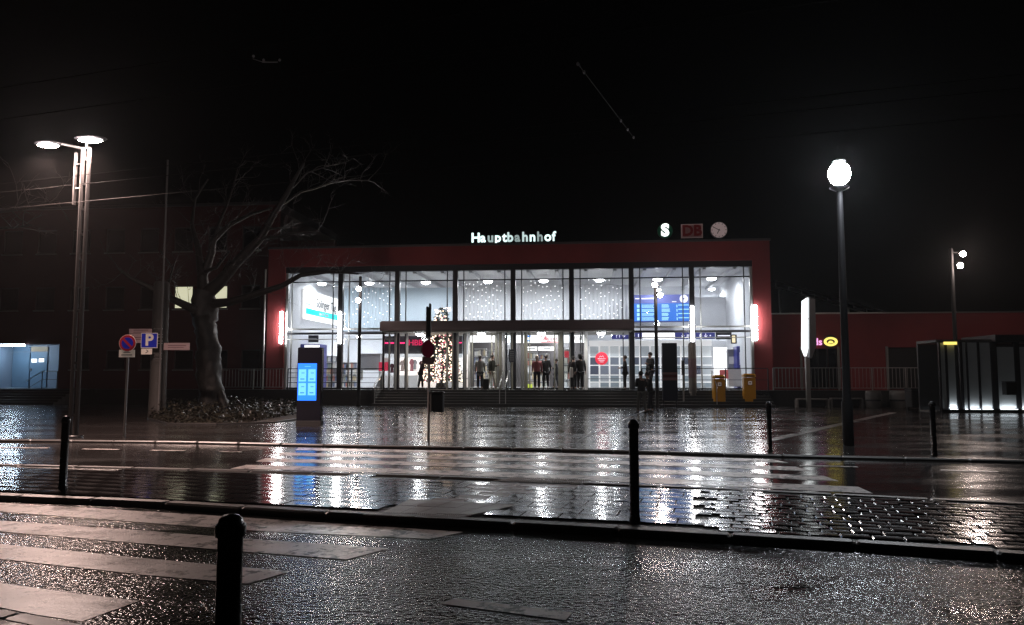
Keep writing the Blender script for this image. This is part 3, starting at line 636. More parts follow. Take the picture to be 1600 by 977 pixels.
# kiosk furniture seen through the doors
darkf = mat('dark_kiosk_front', (.11, .10, .10), .4)
hp('kiosk_wall', MB().box(FX(735, 8.8), FX(918, 8.8), 8.8, 8.9, FZ, FP(800, 534, 8.8)[1]), darkf)
def shelf_unit(px0, px1, py0, py1, yl, lab, seed, emi=.2, rows=5, cols_=8):
    x0, x1, z0, z1 = hbox(px0, px1, py0, py1, yl); z0 = FZ if py1 >= 604 else z0
    t = hthing('display_rack', lab, 'display rack', (x0 + x1) / 2, yl, z0); w_ = (x1 - x0) / 2; h_ = z1 - z0; rr = random.Random(seed)
    MB().box(-w_, w_, .25, .3, 0, h_).build('back_panel', mat('rack_back', (.3, .3, .32), .6), t)
    for k in range(rows + 1): MB().box(-w_, w_, 0, .25, h_ * k / rows - (.03 if k else 0), h_ * k / rows + (0 if k else .03)).build('shelf', whitef, t)
    pal = [(.6, .58, .52), (.35, .16, .13), (.16, .19, .28), (.5, .42, .28), (.25, .28, .25), (.62, .62, .62), (.3, .27, .25)]
    for r in range(rows):
        for c in range(cols_):
            if rr.random() < .15: continue
            q = rr.randrange(7); xx = -w_ + 2 * w_ * (c + .5) / cols_; ww = w_ / cols_ * .85; zz_ = h_ * r / rows + .035
            MB().box(xx - ww, xx + ww, .04, .16, zz_, zz_ + h_ / rows * rr.uniform(.55, .8)).build('packet', mat('pack_%d' % q, pal[q], .5, emit=pal[q], es=emi), t)  # packets glow in their own colour, shop light put into the material
    return t
shelf_unit(822, 840, 550, 604, 7.5, 'goods rack left of the person in the red coat, behind the right door', 1)
shelf_unit(741, 760, 545, 604, 7.5, 'dark goods rack behind the man in the grey coat', 2, .1)
shelf_unit(842, 858, 553, 604, 8.2, 'busy goods rack behind the two people in the right doorway', 8, .3, 6, 7)
shelf_unit(761, 775, 548, 604, 8.2, 'lit goods rack at the right side of the left doorway', 9, .35, 6, 6)
shelf_unit(881, 892, 545, 604, 6.5, 'narrow rack with a red poster behind the doorway pair of people', 5, .2, 5, 2)
shelf_unit(505, 527, 556, 606, 4.5, 'magazine rack behind the blue info totem in the leftmost bay', 3, .3, 5, 6)
shelf_unit(532, 556, 566, 606, 5.5, 'low magazine rack left of the grey cabinet', 4, .2, 4, 9)
t, w_, h_ = panel('poster', 'small red poster on the glass between the two entrance doors', 'poster', 882, 889, 549, 559, 2.2, .03, redp)
t, w_, h_ = panel('notice_board', 'dark notice board hanging left of the right door beside the dark post', 'notice', 795, 805.5, 546, 566, -.98, .04, mat('dark_notice', (.02, .02, .03), .4)); ln = MB()
for k in range(5): ln.box(-w_ * .7, w_ * .5, -.005, -.001, h_ * (.15 + k * .16), h_ * (.18 + k * .16))
ln.build('print', greyf, t)
t, w_, h_ = panel('notice', 'small yellow notice on the floor display beside the right door', 'notice', 822, 832, 600.5, 607, 1.5, .03, mat('yellow_notice', (.6, .7, .1), .5, emit=(.7, .9, .1), es=.5))
t, w_, h_ = panel('cabinet', 'grey cabinet behind the left railing in the second bay', 'cabinet', 562, 594, 554, 579, 4.0, .5, mat('grey_cabinet', (.33, .33, .34), .5)); 
MB().box(-w_ - .02, w_ + .02, -.02, .52, h_, h_ + .05).box(-w_ + .05, -w_ + .1, .1, .4, -(h_ * .6), 0).box(w_ - .1, w_ - .05, .1, .4, -(h_ * .6), 0).build('top_and_legs', greyf, t)
panel('poster', 'bright red poster beside the left end of the canopy', 'poster', 592, 608, 566, 580, 3.0, .03, mat('crimson_poster', (.6, .04, .08), .5, emit=(.9, .05, .12), es=.35))
# blue photo booths
def booth(px0, px1, py0, yl, lab, d=1.2):
    x0, x1, _, z1 = hbox(px0, px1, py0, 604, yl); t = hthing('photo_booth', lab, 'booth', (x0 + x1) / 2, yl, FZ, 'blue booths'); w_ = (x1 - x0) / 2; h_ = z1 - FZ
    MB().rbox(-w_, w_, 0, d, 0, h_, .03).build('cabin', blue, t); return t, w_, h_
t, w_, h_ = booth(447, 500, 538, 2.0, 'blue machine booth with lit header behind the info totem in the leftmost bay')
MB().box(w_ * .1, w_ * .98, -.04, -.002, h_ - .32, h_ - .05).build('header', lw, t)
for k in range(4): MB().box(-w_ * .35 + k * .3, -w_ * .35 + k * .3 + .2, -.03, -.002, h_ * .62, h_ * .8).build('product_window', mat('booth_win_%d' % k, (.3, .3, .6), .4, emit=[(.4, .2, .8), (.1, .4, 1), (.8, .4, .5), (.2, .5, 1)][k], es=.7), t)
MB().box(-w_ * .8, -w_ * .55, -.05, -.002, h_ * .4, h_ * .5).build('coin_slot', steel, t)
t, w_, h_ = booth(1151, 1178, 541, 3.2, 'blue booth with pale upper window in the rightmost bay')
MB().box(-w_ * .7, w_ * .95, -.04, -.002, h_ * .55, h_ * .85).build('window', mat('pale_booth_window', (.5, .52, .65), .4, emit=(.6, .6, .8), es=.2), t)
# gridded inner window wall on the right
t = hthing('window_wall', 'white gridded glass partition behind the red round sticker and the dark pillar', 'partition', 0, 7.2, FZ)
x0, x1 = FX(921, 7.2), FX(1113, 7.2); z1 = FP(1000, 541, 7.2)[1] - FZ; nC = 12; nR = 5
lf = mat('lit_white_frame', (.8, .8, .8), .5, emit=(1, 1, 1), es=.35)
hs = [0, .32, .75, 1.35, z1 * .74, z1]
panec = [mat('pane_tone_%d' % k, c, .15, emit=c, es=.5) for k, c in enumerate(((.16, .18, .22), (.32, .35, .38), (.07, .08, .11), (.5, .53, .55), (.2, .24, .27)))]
rr = random.Random(11)
for i in range(nC):
    a = x0 + (x1 - x0) * i / nC; b = x0 + (x1 - x0) * (i + 1) / nC
    MB().box(a - .05, a + .05, -.03, .03, 0, z1).build('upright', lf, t)
    for j in range(nR):
        MB().box(a + .052, b - .052, -.01, .01, hs[j] + .032, hs[j + 1] - .032).build('pane', panec[rr.choice((0, 0, 1, 2, 4) if j in (2, 3) else (1, 3, 4) if j < 4 else (3, 3, 1))], t)
for z in hs[1:-1]: MB().box(x0, x1, -.04, .04, z - .03, z + .03).build('crossbar', lf, t)
MB().box(x0, x1, -.05, .05, z1, z1 + .35).build('header', lf, t)
hp('kiosk_wall', MB().box(FX(918, 7.4), FX(1140, 7.4), 7.7, 7.8, FZ, FP(800, 534, 7.4)[1]), white)
panel('bright_door', 'glaring white lit doorway right of the gridded partition', 'doorway', 1115, 1136, 543, 604, 6.2, .1, mat('glaring_white', (.8, .8, .8), .5, emit=(1, 1, 1), es=1.6))
t, w_, h_ = panel('counter', 'pale counter with notices below the bright doorway', 'counter', 1138, 1166, 577, 604, 3.0, .4, mat('pale_counter', (.5, .48, .48), .5))
t, w_, h_ = panel('ticket_machine', 'grey ticket machines beside the blue booth', 'machine', 1137, 1149, 546, 604, 4.2, .5, mat('grey_machine', (.3, .31, .33), .5)); MB().box(-w_ * .7, w_ * .7, -.02, -.002, h_ * .6, h_ * .8).build('screen', mat('screen_grey', (.2, .2, .22), .2, emit=(.5, .5, .55), es=.4), t)
panel('poster', 'faded red poster left of the counter above the first mailbox', 'poster', 1124, 1138, 578, 592, 2.6, .03, mat('faded_red_poster', (.4, .1, .1), .5, emit=(.6, .12, .12), es=.25))
t, w_, h_ = panel('wall_screen', 'tilted bright photo screen right of the black sign', 'screen', 1143, 1151, 523, 537, 2.4, .25, blackm); MB().box(-w_ * .8, w_ * .4, -.02, -.002, h_ * .12, h_ * .88).build('screen', mat('warm_screen', (.7, .6, .4), .3, emit=(1, .85, .55), es=1.0), t)
# departure board
bx0, bx1, bz0, bz1 = hbox(990, 1079, 461, 503.5, 4.6)
t = hthing('departure_board', 'large blue departure board with rows of light text high in the seventh bay', 'departure board', (bx0 + bx1) / 2, 4.6, bz0); w_ = (bx1 - bx0) / 2; h_ = bz1 - bz0
MB().box(-w_, w_, .0, .3, 0, h_).build('case', mat('board_indigo', (.06, .07, .2), .5, emit=(.1, .12, .35), es=.25), t)
MB().box(-w_ * .99, w_ * .99, -.02, -.001, h_ * .03, h_ * .68).build('screen', emis('board_blue', (.02, .2, .85), 1.0), t)
cyE = emis('board_cyan', (.45, .9, 1), 1.15); tx = MB()
for r in range(4):
    z = h_ * (.06 + r * .155)
    tx.box(-w_ * .89, -w_ * .77, -.03, -.021, z, z + h_ * .115)
    for q in range(3):
        tx.box(-w_ * .72, -w_ * .26 + rr.uniform(-.1, .1), -.03, -.021, z + q * h_ * .042, z + q * h_ * .042 + h_ * .022)
        tx.box(-w_ * .02, w_ * rr.uniform(.2, .3), -.03, -.021, z + q * h_ * .042, z + q * h_ * .042 + h_ * .026)
    tx.box(w_ * .5, w_ * .53, -.03, -.021, z, z + h_ * .1); tx.box(w_ * .56, w_ * .94, -.03, -.021, z + h_ * .07, z + h_ * .1)
tx.build('text_rows', cyE, t)
hd = MB(); hd.box(-w_ * .95, -w_ * .8, -.01, -.001, h_ * .84, h_ * .88).box(-w_ * .72, -w_ * .25, -.01, -.001, h_ * .84, h_ * .88).box(w_ * .35, w_ * .5, -.01, -.001, h_ * .72, h_ * .75); hd.disc((w_ * .76, -.01, h_ * .84), .24, .01, 20)
hd.build('header_print', mat('pale_header_print', (.5, .5, .6), .5, emit=(.8, .8, 1), es=.4), t)
MB().box(-w_ * .8, -w_ * .76, .1, .16, h_, GT - bz0).box(w_ * .76, w_ * .8, .1, .16, h_, GT - bz0).build('hanger', greyf, t)
MB().disc((w_ * .76, -.018, h_ * .84), .04, .008, 12).build('clock_hub', blue, t)
# blue pictogram strip
bs = mat('sign_blue', (.02, .025, .12), .5, emit=(.05, .05, .3), es=.3); wp = mat('sign_white_print', (.7, .7, .75), .5, emit=(.8, .8, 1), es=.8)
for px0, px1, txt, lab in ((956, 984, '? i \u2193', 'dark blue pictogram sign above the red round sticker'), (992, 1003, '1', 'small blue platform sign with the number 1'), (1055, 1086, '\u2193 =', 'blue pictogram sign left of the glowing tube lamp'), (1087, 1117, '0 \u2193 \u2022', 'blue pictogram sign right of the glowing tube lamp')):
    t, w_, h_ = panel('pictogram_sign', lab, 'sign', px0, px1, 520, 530, 4.0, .08, bs, 'blue pictogram signs'); text(txt, h_ * .8, wp, t, (0, -.01, h_ * .5), .006, .004)
panel('blank_sign', 'blank white lit sign between the blue pictogram signs', 'sign', 1004, 1054, 520.5, 530, 4.05, .08, lw)
t, w_, h_ = panel('black_sign', 'black display sign with one thin light line, right end of the sign row', 'sign', 1118.5, 1143, 519, 530.5, 4.0, .1, blackm); MB().box(-w_ * .8, w_ * .8, -.006, -.001, h_ * .42, h_ * .56).build('print', wp, t)
t, w_, h_ = panel('black_sign', 'black hanging display below the slanted banner in the leftmost bay', 'sign', 475, 497, 524, 535, 3.2, .1, blackm); MB().box(-w_ * .8, w_ * .8, -.006, -.001, h_ * .42, h_ * .56).build('print', greyf, t)
# red round sticker on the glass
x, z = FP(940, 560.5, VD); t = hthing('round_sticker', 'round red sticker with white print on the glass right of the doors', 'sticker', x, VD - .02, z)
MB().disc((0, 0, 0), .33, .01, 28).build('disc', mat('sticker_red', (.7, .03, .06), .5, emit=(1, .05, .1), es=.3), t)
pr = MB().box(-.2, .2, -.012, -.007, -.02, .0).box(-.15, .15, -.012, -.007, -.1, -.08).box(-.1, .1, -.012, -.007, -.18, -.16).tube([(-.12, -.01, .06), (-.06, -.01, .14), (0, -.01, .08), (.06, -.01, .14), (.12, -.01, .06)], .012, 4); pr.build('print', wp, t)
# ------------------------------------------------------------------ terrace, steps, railings
ter = struct(bpy.data.objects.new('terrace', None)); C.objects.link(ter); ter.location = H0; ter.rotation_euler.z = TH
PE = -2.2
MB().box(FX(-150, -2), FX(1475, -2), PE, 14, .0, FZ - .04).build('retaining_wall', stonem, ter)
xs = FX(-150, -2); 
while xs < FX(1470, -2):
    MB().rbox(xs, xs + 1.19, PE - .03, PE + .6, FZ - .04, FZ, .006).build('edge_slab', kerbm if 0 else stonem, ter); xs += 1.2
MB().box(FX(-150, -2), FX(1475, -2), PE + .6, -.0, FZ - .04, FZ - .003).build('terrace_paving', plazam, ter)
st = struct(bpy.data.objects.new('steps', None)); C.objects.link(st); st.location = H0; st.rotation_euler.z = TH
for k in range(5):
    MB().rbox(FX(588, -3), FX(1205, -3), PE - .3 * (k + 1), PE - .3 * k - .002, 0, FZ - .128 * (k + 1) + .0, .012).build('step', stonem, st)
st2 = struct(bpy.data.objects.new('steps', None)); C.objects.link(st2); st2.location = H0; st2.rotation_euler.z = TH
for k in range(5):
    MB().rbox(FX(-80, -3), FX(100, -3), PE - .3 * (k + 1), PE - .3 * k - .002, 0, FZ - .128 * (k + 1), .012).build('step', stonem, st2)
def railing(name, lab, px0, px1, yl, h, gap, m, posts=2.0, z=FZ, midrails=(), bars=True):
    x0, x1 = FX(px0, yl), FX(px1, yl); L_ = x1 - x0; t = hthing(name, lab, 'railing', x0, yl, z, 'terrace railings')
    MB().box(0, L_, -.02, .02, h - .04, h).build('handrail', m, t)
    if bars: MB().box(0, L_, -.012, .012, .1, .13).build('bottom_rail', m, t)
    for r in midrails: MB().box(0, L_, -.01, .01, r - .012, r + .012).build('mid_rail', m, t)
    n_ = max(1, round(L_ / posts)); pmh = MB().box(-.025, .025, -.025, .025, 0, h - .04).mesh('post', m)
    for k in range(n_ + 1): part('post', pmh, t, (L_ * k / n_, 0, 0))
    if bars:
        bmh = MB().box(-.009, .009, -.009, .009, .13, h - .04).mesh('bar', m); nb_ = int(L_ / gap)
        for k in range(nb_):
            if abs((k + .5) * gap / L_ * n_ - round((k + .5) * gap / L_ * n_)) < .02: continue
            part('bar', bmh, t, ((k + .5) * gap, 0, 0))
    return t
railing('bar_fence', 'grey vertical bar fence left of the glass, behind the bare tree', 346, 446, PE + .15, 1.08, .17, galv)
railing('railing', 'dark gridded railing before the two leftmost glass bays', 450, 600, PE + .15, 1.08, .6, dark, 1.9, midrails=(.35, .6, .85), bars=False)
railing('railing', 'thin dark railing right of the doors behind the mailboxes', 1003, 1200, PE + .15, 1.08, .2, dark, 2.2, midrails=(.5,), bars=False)
railing('bar_fence', 'long grey bar railing before the low red wing', 1208, 1468, PE + .15, 1.1, .17, galv, 1.6)
def handrail(px, lab, dx=0, m=steel, h=.95):
    x = FX(px, PE); t = hthing('handrail', lab, 'handrail', x, PE, FZ, 'stair handrails')
    MB().tube([(0, .25, h), (0, 0, h), (0, -1.5, h - .77 + .05), (0, -1.6, h - .85)], .024, 8).build('rail', m, t)
    MB().tube([(0, 0, h), (0, 0, 0)], .02, 8).build('post', m, t); MB().tube([(0, -1.45, h - .7), (0, -1.45, -.77)], .02, 8).build('post', m, t)
    return t
handrail(741 + 45, 'left one of two bright steel handrails on the steps before the doors'); handrail(795, 'right one of two bright steel handrails on the steps before the doors')
t = handrail(598, 'slanted steel handrail with mesh infill at the left end of the steps'); MB().add([(0, 0, .15), (0, -1.45, -.6), (0, -1.45, .1), (0, 0, .85)], [(0, 1, 2, 3)]).build('mesh_panel', glassmat('grey_mesh', (.3, .3, .3), dirt=.12), t)
handrail(1112, 'steel handrail on the steps beside the left mailbox')
# ------------------------------------------------------------------ left wing
lwg = thing('station_wing', 'dark red multi-storey wing left of the glass hall with two lit upper windows', 'building', H0, TH)
WY = 1.0; a0 = FX(-260, WY); ex0, ez1 = FP(-12, 538, WY); ex1, _ = FP(93, 538, WY)
WH = 11.2
wins = []
for px in (-60, 0, 56, 110, 165, 219, 272, 326, 377):
    wins.append((px, px + 30, 440, 478, px in (272, 326)))
    if px > 100: wins.append((px, px + 30, 545, 577, False))
# wall as horizontal bands with real openings
def wall_with_openings(x0, x1, z0, z1, y0, y1, ops, m, parent, name='wall'):
    xs = sorted({x0, x1, *[o[0] for o in ops], *[o[1] for o in ops]}); zs = sorted({z0, z1, *[o[2] for o in ops], *[o[3] for o in ops]}); mb = MB()
    for a, b in zip(xs, xs[1:]):
        run = None
        for c, d in zip(zs, zs[1:]):
            hole = any(o[0] <= (a + b) / 2 <= o[1] and o[2] <= (c + d) / 2 <= o[3] for o in ops)
            if hole:
                if run: mb.box(a, b, y0, y1, *run); run = None
            else: run = (run[0], d) if run else (c, d)
        if run: mb.box(a, b, y0, y1, *run)
    mb.build(name, m, parent)
ops = [(ex0, ex1, FZ, ez1)]; wd = []
for p0, p1, q0, q1, l in wins:
    x0, x1, z0, z1 = hbox(p0, p1, q0, q1, WY); zt = FP(800, q0, WY)[1]; zb = FP(800, q1, WY)[1]
    ops.append((x0, x1, zb, zt)); wd.append((x0, x1, zb, zt, l))
for p0 in range(-60, 400, 54):
    x0, x1 = FX(p0, WY), FX(p0 + 30, WY); ops.append((x0, x1, 8.6, 10)); wd.append((x0, x1, 8.6, 10, False))
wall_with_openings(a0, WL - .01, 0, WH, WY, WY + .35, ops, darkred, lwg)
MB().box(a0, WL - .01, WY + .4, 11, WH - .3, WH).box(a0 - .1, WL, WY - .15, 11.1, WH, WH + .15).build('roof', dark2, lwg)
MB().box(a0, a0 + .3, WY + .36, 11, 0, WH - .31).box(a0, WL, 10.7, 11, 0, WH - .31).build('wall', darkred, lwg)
litw = mat('lit_room_blind', (.7, .68, .5), .7, emit=(1, .98, .68), es=.62, var=.08, vscale=1.0); darkg = mat('dark_window_glass', (.012, .013, .016), .08)
for x0, x1, z0, z1, l in wd:
    f = MB().box(x0, x1, WY + .06, WY + .14, z0, z0 + .06).box(x0, x1, WY + .06, WY + .14, z1 - .06, z1).box(x0, x0 + .06, WY + .06, WY + .14, z0 + .06, z1 - .06).box(x1 - .06, x1, WY + .06, WY + .14, z0 + .06, z1 - .06).build('window', mat('dark_window_frame', (.06, .05, .05), .5), lwg, label='lit upper window' if l else None)
    MB().box(x0 + .06, x1 - .06, WY + .09, WY + .1, z0 + .06, z1 - .06).build('pane', litw if l else darkg, f)
    MB().box(x0 - .05, x1 + .05, WY - .06, WY + .05, z0 - .07, z0 - .002).build('sill', concrete, f)
MB().tube([(WL - .12, -.25, FZ), (WL - .12, -.25, 7.3)], .05, 8).build('downpipe', galv, lwg)
# recessed entrance
bd = mat('pale_blue_door', (.10, .17, .24), .45, var=.1, vscale=2); bdw = mat('blue_grey_recess', (.16, .21, .27), .6)
MB().box(ex0, ex0 + .15, WY + .36, WY + 1.5, FZ, ez1).box(ex1 - .15, ex1, WY + .36, WY + 1.5, FZ, ez1).box(ex0, ex1, WY + .36, WY + 1.6, ez1, ez1 + .2).box(ex0 + .15, ex1 - .15, WY + 1.5, WY + 1.6, FZ, ez1).box(ex0, ex1, WY, WY + 1.5, FZ - .04, FZ + .003).build('recess', bdw, lwg)
dxa, dxb = FX(46, WY + 1.4), FX(72, WY + 1.4)
d_ = MB().box(dxa, dxb, WY + 1.42, WY + 1.49, FZ + .02, FZ + 2.1).build('door', bd, lwg); MB().box(dxa + .05, dxa + .12, WY + 1.36, WY + 1.42, FZ + 1.0, FZ + 1.15).build('handle', steel, d_)
MB().box(FX(18, WY + 1.4), dxa - .06, WY + 1.42, WY + 1.49, FZ + .02, FZ + 2.1).build('door', bd, lwg)
MB().box(dxa, dxb, WY + 1.42, WY + 1.48, FZ + 2.16, ez1 - .1).build('transom_panel', mat('tan_panel', (.35, .27, .18), .6), lwg); MB().box(FX(18, WY + 1.4), dxa - .06, WY + 1.42, WY + 1.48, FZ + 2.16, ez1 - .1).build('transom_panel', bd, lwg)
MB().box(dxa + .08, dxa + .42, WY + 1.40, WY + 1.415, FZ + 1.5, FZ + 1.72).build('notice', lw, d_); MB().box(dxa + .55, dxa + .88, WY + 1.40, WY + 1.415, FZ + 1.52, FZ + 1.74).build('notice', lw, d_)
t = hthing('strip_lamp', 'glaring fluorescent strip lamp above the side entrance at the far left', 'lamp', FX(24, WY + .3), WY - .1, ez1 - .12)
hw_ = (FX(42, WY) - FX(6, WY)) / 2; MB().box(-hw_, hw_, 0, .12, 0, .1).build('tube', emis('cold_tube', (.7, .85, 1), 60), t); MB().box(-hw_ - .05, hw_ + .05, -.02, .14, .1, .16).build('housing', greyf, t)
lamp('bulb', 'AREA', t, (0, .1, -.04), LAMP_W['door'] * 2.2, (.55, .75, 1), hw_ * 2, .1, rot=(radians(12), 0, 0))
t = hthing('handrail', 'blue grey handrail on the side entrance steps at the far left', 'handrail', FX(66, -1.0), -1.0, FZ, 'stair handrails')
MB().tube([(.9, 0, .95), (0, 0, .95), (-.95, 0, .4)], .024, 8).build('rail', steel, t); MB().tube([(0, 0, .95), (0, 0, 0)], .025, 8).build('post', dark, t); MB().tube([(.9, 0, .95), (.9, 0, 0)], .025, 8).build('post', dark, t); MB().tube([(-.75, 0, .5), (-.75, 0, 0)], .025, 8).build('post', dark, t)
MB().tube([(.9, 0, .5), (0, 0, .5), (-.75, 0, .05)], .015, 6).build('mid_rail', dark, t)
# ------------------------------------------------------------------ right wing
rw = thing('station_annex', 'low dark red annex wall right of the glass hall', 'building', H0, TH)
RY = 1.0; rz = FP(1400, 490, RY)[1]; rx1 = FX(1760, RY)
o1 = hbox(1262, 1311, 545, 608, RY); o2 = hbox(1387, 1446, 543, 608, RY)
wall_with_openings(WR + .01, rx1, 0, rz, RY, RY + .3, [(o1[0], o1[1], FZ, o1[3]), (o2[0], o2[1], FZ, o2[3])], red, rw)
MB().box(WR + .01, rx1, RY - .06, 9, rz, rz + .07).build('coping', galv, rw)
MB().box(WR + .01, rx1, 8.7, 9, 0, rz - .01).box(rx1 - .3, rx1, RY + .31, 8.69, 0, rz - .01).build('wall', red, rw)
MB().box(o2[0] + .01, o2[1] - .01, RY + .2, RY + .24, FZ, o2[3]).build('shutter', mat('black_shutter', (.015, .015, .016), .5), rw)
for k in range(9): MB().box(o2[0], o2[1], RY + .17, RY + .197, FZ + .1 + k * .21, FZ + .12 + k * .21).build('shutter_slat', dark, rw)
MB().box(o1[0], o1[1], RY + 2.8, RY + 2.9, FZ, o1[3]).build('entrance_back', mat('dim_interior', (.03, .03, .03), .6), rw)
for px in (1264, 1278, 1293, 1308): MB().box(FX(px, RY), FX(px, RY) + .06, RY + .08, RY + .14, FZ, o1[3]).build('door_frame', dark, rw)
for p, q in ((1265, 1278), (1279, 1293), (1294, 1308)): MB().box(FX(p, RY) + .06, FX(q, RY), RY + .1, RY + .11, FZ, o1[3]).build('pane', darkg, rw)
for px in (1251.5, 1310, 1386): MB().box(FX(px, RY - .1), FX(px, RY - .1) + .1, RY - .12, RY - .02, FZ, o2[3] + .05).build('pilaster', concrete, rw)
# small platform roof of steel beyond the annex
tr = thing('platform_roof', 'faint lattice of a sloping platform roof rising behind the annex', 'roof', at(1300, 588, 58), TH)
p0 = at(1212, 440, 58) - tr.location; p1 = at(1395, 492, 58) - tr.location
iR = Matrix.Rotation(-TH, 3, 'Z'); p0 = iR @ p0; p1 = iR @ p1; dz = Vector((0, 0, .45))
MB().tube([p0, p1], .07, 6).tube([p0 - dz, p1 - dz], .05, 6).build('girder', galv, tr); zb = -p0.z * 0 - tr.location.z
for k in range(10):
    q = p0 + (p1 - p0) * (k / 9); MB().tube([q, q - dz], .025, 4).build('strut', galv, tr)
for f in (0.03, .28, .62, .95):
    q = p0 + (p1 - p0) * f; MB().tube([q - dz, Vector((q.x, q.y, zb))], .07, 6).build('pillar', galv, tr)
pan = MB()
for k in range(7):
    q = p0 + (p1 - p0) * (k / 7 + .01); q2 = p0 + (p1 - p0) * ((k + 1) / 7 - .01); MB().add([q + Vector((0, 0, .1)), q2 + Vector((0, 0, .1)), q2 + Vector((0, 4, .6)), q + Vector((0, 4, .6))], [(0, 1, 2, 3)]).build('roof_panel', dark2, tr)
# optician-like eye sign on annex
x, z = FP(1298, 534, RY - .15); t = hthing('eye_sign', 'glowing sign with a yellow oval and pink letters on the annex wall', 'sign', x, RY - .15, z)
yE = emis('yellow_neon', (1, .8, .18), 1.3); n_ = 36; vs = []; 
for rr_, y_ in ((1, 0), (.66, 0), (.66, .08), (1, .08)):
    vs += [(.34 * rr_ * cos(2 * pi * k / n_) * (1 if rr_ == 1 else .98), y_ - .04, .235 * (1 if rr_ == 1 else .55) * sin(2 * pi * k / n_)) for k in range(n_)]
MB().add(vs, [(j * n_ + k, ((j + 1) % 4) * n_ + k, ((j + 1) % 4) * n_ + (k + 1) % n_, j * n_ + (k + 1) % n_) for j in range(4) for k in range(n_)]).build('oval_ring', yE, t)
MB().polyxz([(.13 * cos(a_ * pi / 10), -.09 + .14 * sin(a_ * pi / 10)) for a_ in range(11)], -.03, .03).build('pupil', yE, t)
MB().disc((0, .06, 0), .36, .03, 24).build('backing', blackm, t)
text('\u0131ds', .5, emis('pink_letters', (1, .4, .8), 1.3), t, (-.7, 0, -.02), .02, .008)
# ------------------------------------------------------------------ street lamps
def spotpole(px, base_py, top_py, lights, lab, W, zoff=0.0, r=.085):
    b = G(px, base_py, zoff); Y = b.y; t = thing('spotlight_pole', lab, 'street lamp', b, 0, 'poles with stacked spotlights'); zt = at(px, top_py, Y).z
    MB().lathe([(r * 1.5, 0), (r * 1.5, .05), (r, .07), (r, 1.1)], 14).build('base', polep, t)
    MB().lathe([(r, 1.1), (r * .9, zt - zoff - .05), (r * .7, zt - zoff)], 14).build('pole', polep, t)
    for k, (lx, ly) in enumerate(lights):
        q = at(lx, ly, Y) - b; d = 1 if q.x > .02 else -1
        h_ = MB().tube([(0, 0, q.z + .1), (q.x * .6, -.12, q.z + .08)], .03, 6); hh = h_.build('arm', polep, t)
        MB().tube([(q.x, -.05, q.z + .06), (q.x, -.2, q.z)], [.12, .14], 12).build('head', polep, t)
        MB().ell((q.x, -.21, q.z), (.125, .06, .125), 12, 8).build('lens', emis('warm_spot', (1, .84, .76), 130), t)
        lamp('bulb', 'POINT', t, (q.x, -.42, q.z - .02), W, (1, .78, .68), .1)
    return t
spotpole(1498, 643, 388, [(1500, 398), (1496, 416)], 'dark pole with two stacked warm spotlights before the bus shelter', LAMP_W['spot'] * 3)
spotpole(560, 634.5, 432, [(562, 452), (561, 470)], 'dark pole with stacked pinkish spotlights before the second glass bay', LAMP_W['spot'])
spotpole(1027, 637, 440, [(1022, 446), (1030, 462)], 'dark pole with stacked warm spotlights before the departure board', LAMP_W['spot'])
# tall right street lamp
b = G(1326, 697); t = thing('street_lamp', 'tall black lamp post with a dazzling white lantern at the right', 'street lamp', b)
zl = at(1318, 272, b.y).z
MB().lathe([(.11, 0), (.11, .9), (.085, .95), (.075, 2.5), (.062, zl - .35), (.045, zl - .2)], 18).build('pole', polep, t)
MB().lathe([(.07, zl - .38), (.2, zl - .31), (.2, zl - .29)], 18).build('collar', blackp, t)  # disc added wide below the lantern to keep its light off the pole
MB().ell((0, -.02, zl), (.225, .225, .26), 18, 12).build('lantern', emis('dazzling_lantern', (.93, .96, 1), 80), t)
MB().lathe([(.15, zl + .26), (.13, zl + .3), (.04, zl + .33)], 18).build('lantern_cap', blackp, t)
lamp('bulb', 'SPOT', t, (0, -.4, zl - .05), LAMP_W['street'], (.88, .93, 1), .2, spot=146)
lamp('bulb', 'POINT', t, (0, -.4, zl - .0), LAMP_W['street'] * .35, (.88, .93, 1), .2)
# twin lamp left
twinp = mat('grey_lamp_tube', (.04, .038, .038), .55, bump=.1)
b = G(106, 684); t = thing('twin_street_lamp', 'tall twin-tube lamp post with two flat glowing heads at the left', 'street lamp', b)
ztp = at(116, 231, b.y).z; lean = at(117, 231, b.y).x - b.x
for dx in (-.075, .075): MB().tube([(dx + .12, 0, 0), (dx + .12, 0, ztp)], .048, 10).build('tube', twinp, t)
for k in range(11): z = .5 + k * .62; MB().box(.05, .19, -.03, .03, z, z + .05).build('rung', twinp, t)
MB().lathe([(.22, 0), (.22, .04), (.16, .06)], 16, .12, 0).build('base', blackp, t)
MB().tube([(-.18, .1, ztp - 1.4), (-.18, .1, ztp - .1)], .04, 8).tube([(-.18, .1, ztp - 1.0), (.03, 0, ztp - 1.0)], .02, 6).tube([(-.18, .1, ztp - .4), (.03, 0, ztp - .4)], .02, 6).build('side_tube', twinp, t)
for px, py, s_ in ((76, 228, 1), (142, 220, 1.15)):
    q = at(px, py, b.y) - b; 
    MB().tube([(.12 if q.x > 0 else .0, 0, ztp - .02), (q.x * .6, 0, q.z + .05)], .03, 8).build('arm', twinp, t)
    hd_ = MB().ell((q.x, 0, q.z + .05), (.34 * s_, .2, .05), 18, 8).build('lamp_head', dark, t)
    MB().ell((q.x, -.02, q.z - .0), (.25 * s_, .15, .042), 18, 8).build('diffuser', emis('warm_lamp_head', (1, .84, .76), 80), hd_)
    lamp('bulb', 'SPOT', t, (q.x, -.05, q.z - .2), LAMP_W['twin'], (1, .68, .58), .14, spot=144)
    lamp('bulb', 'POINT', t, (q.x, -.3, q.z - .1), LAMP_W['twin'] * .08, (1, .8, .74), .14)
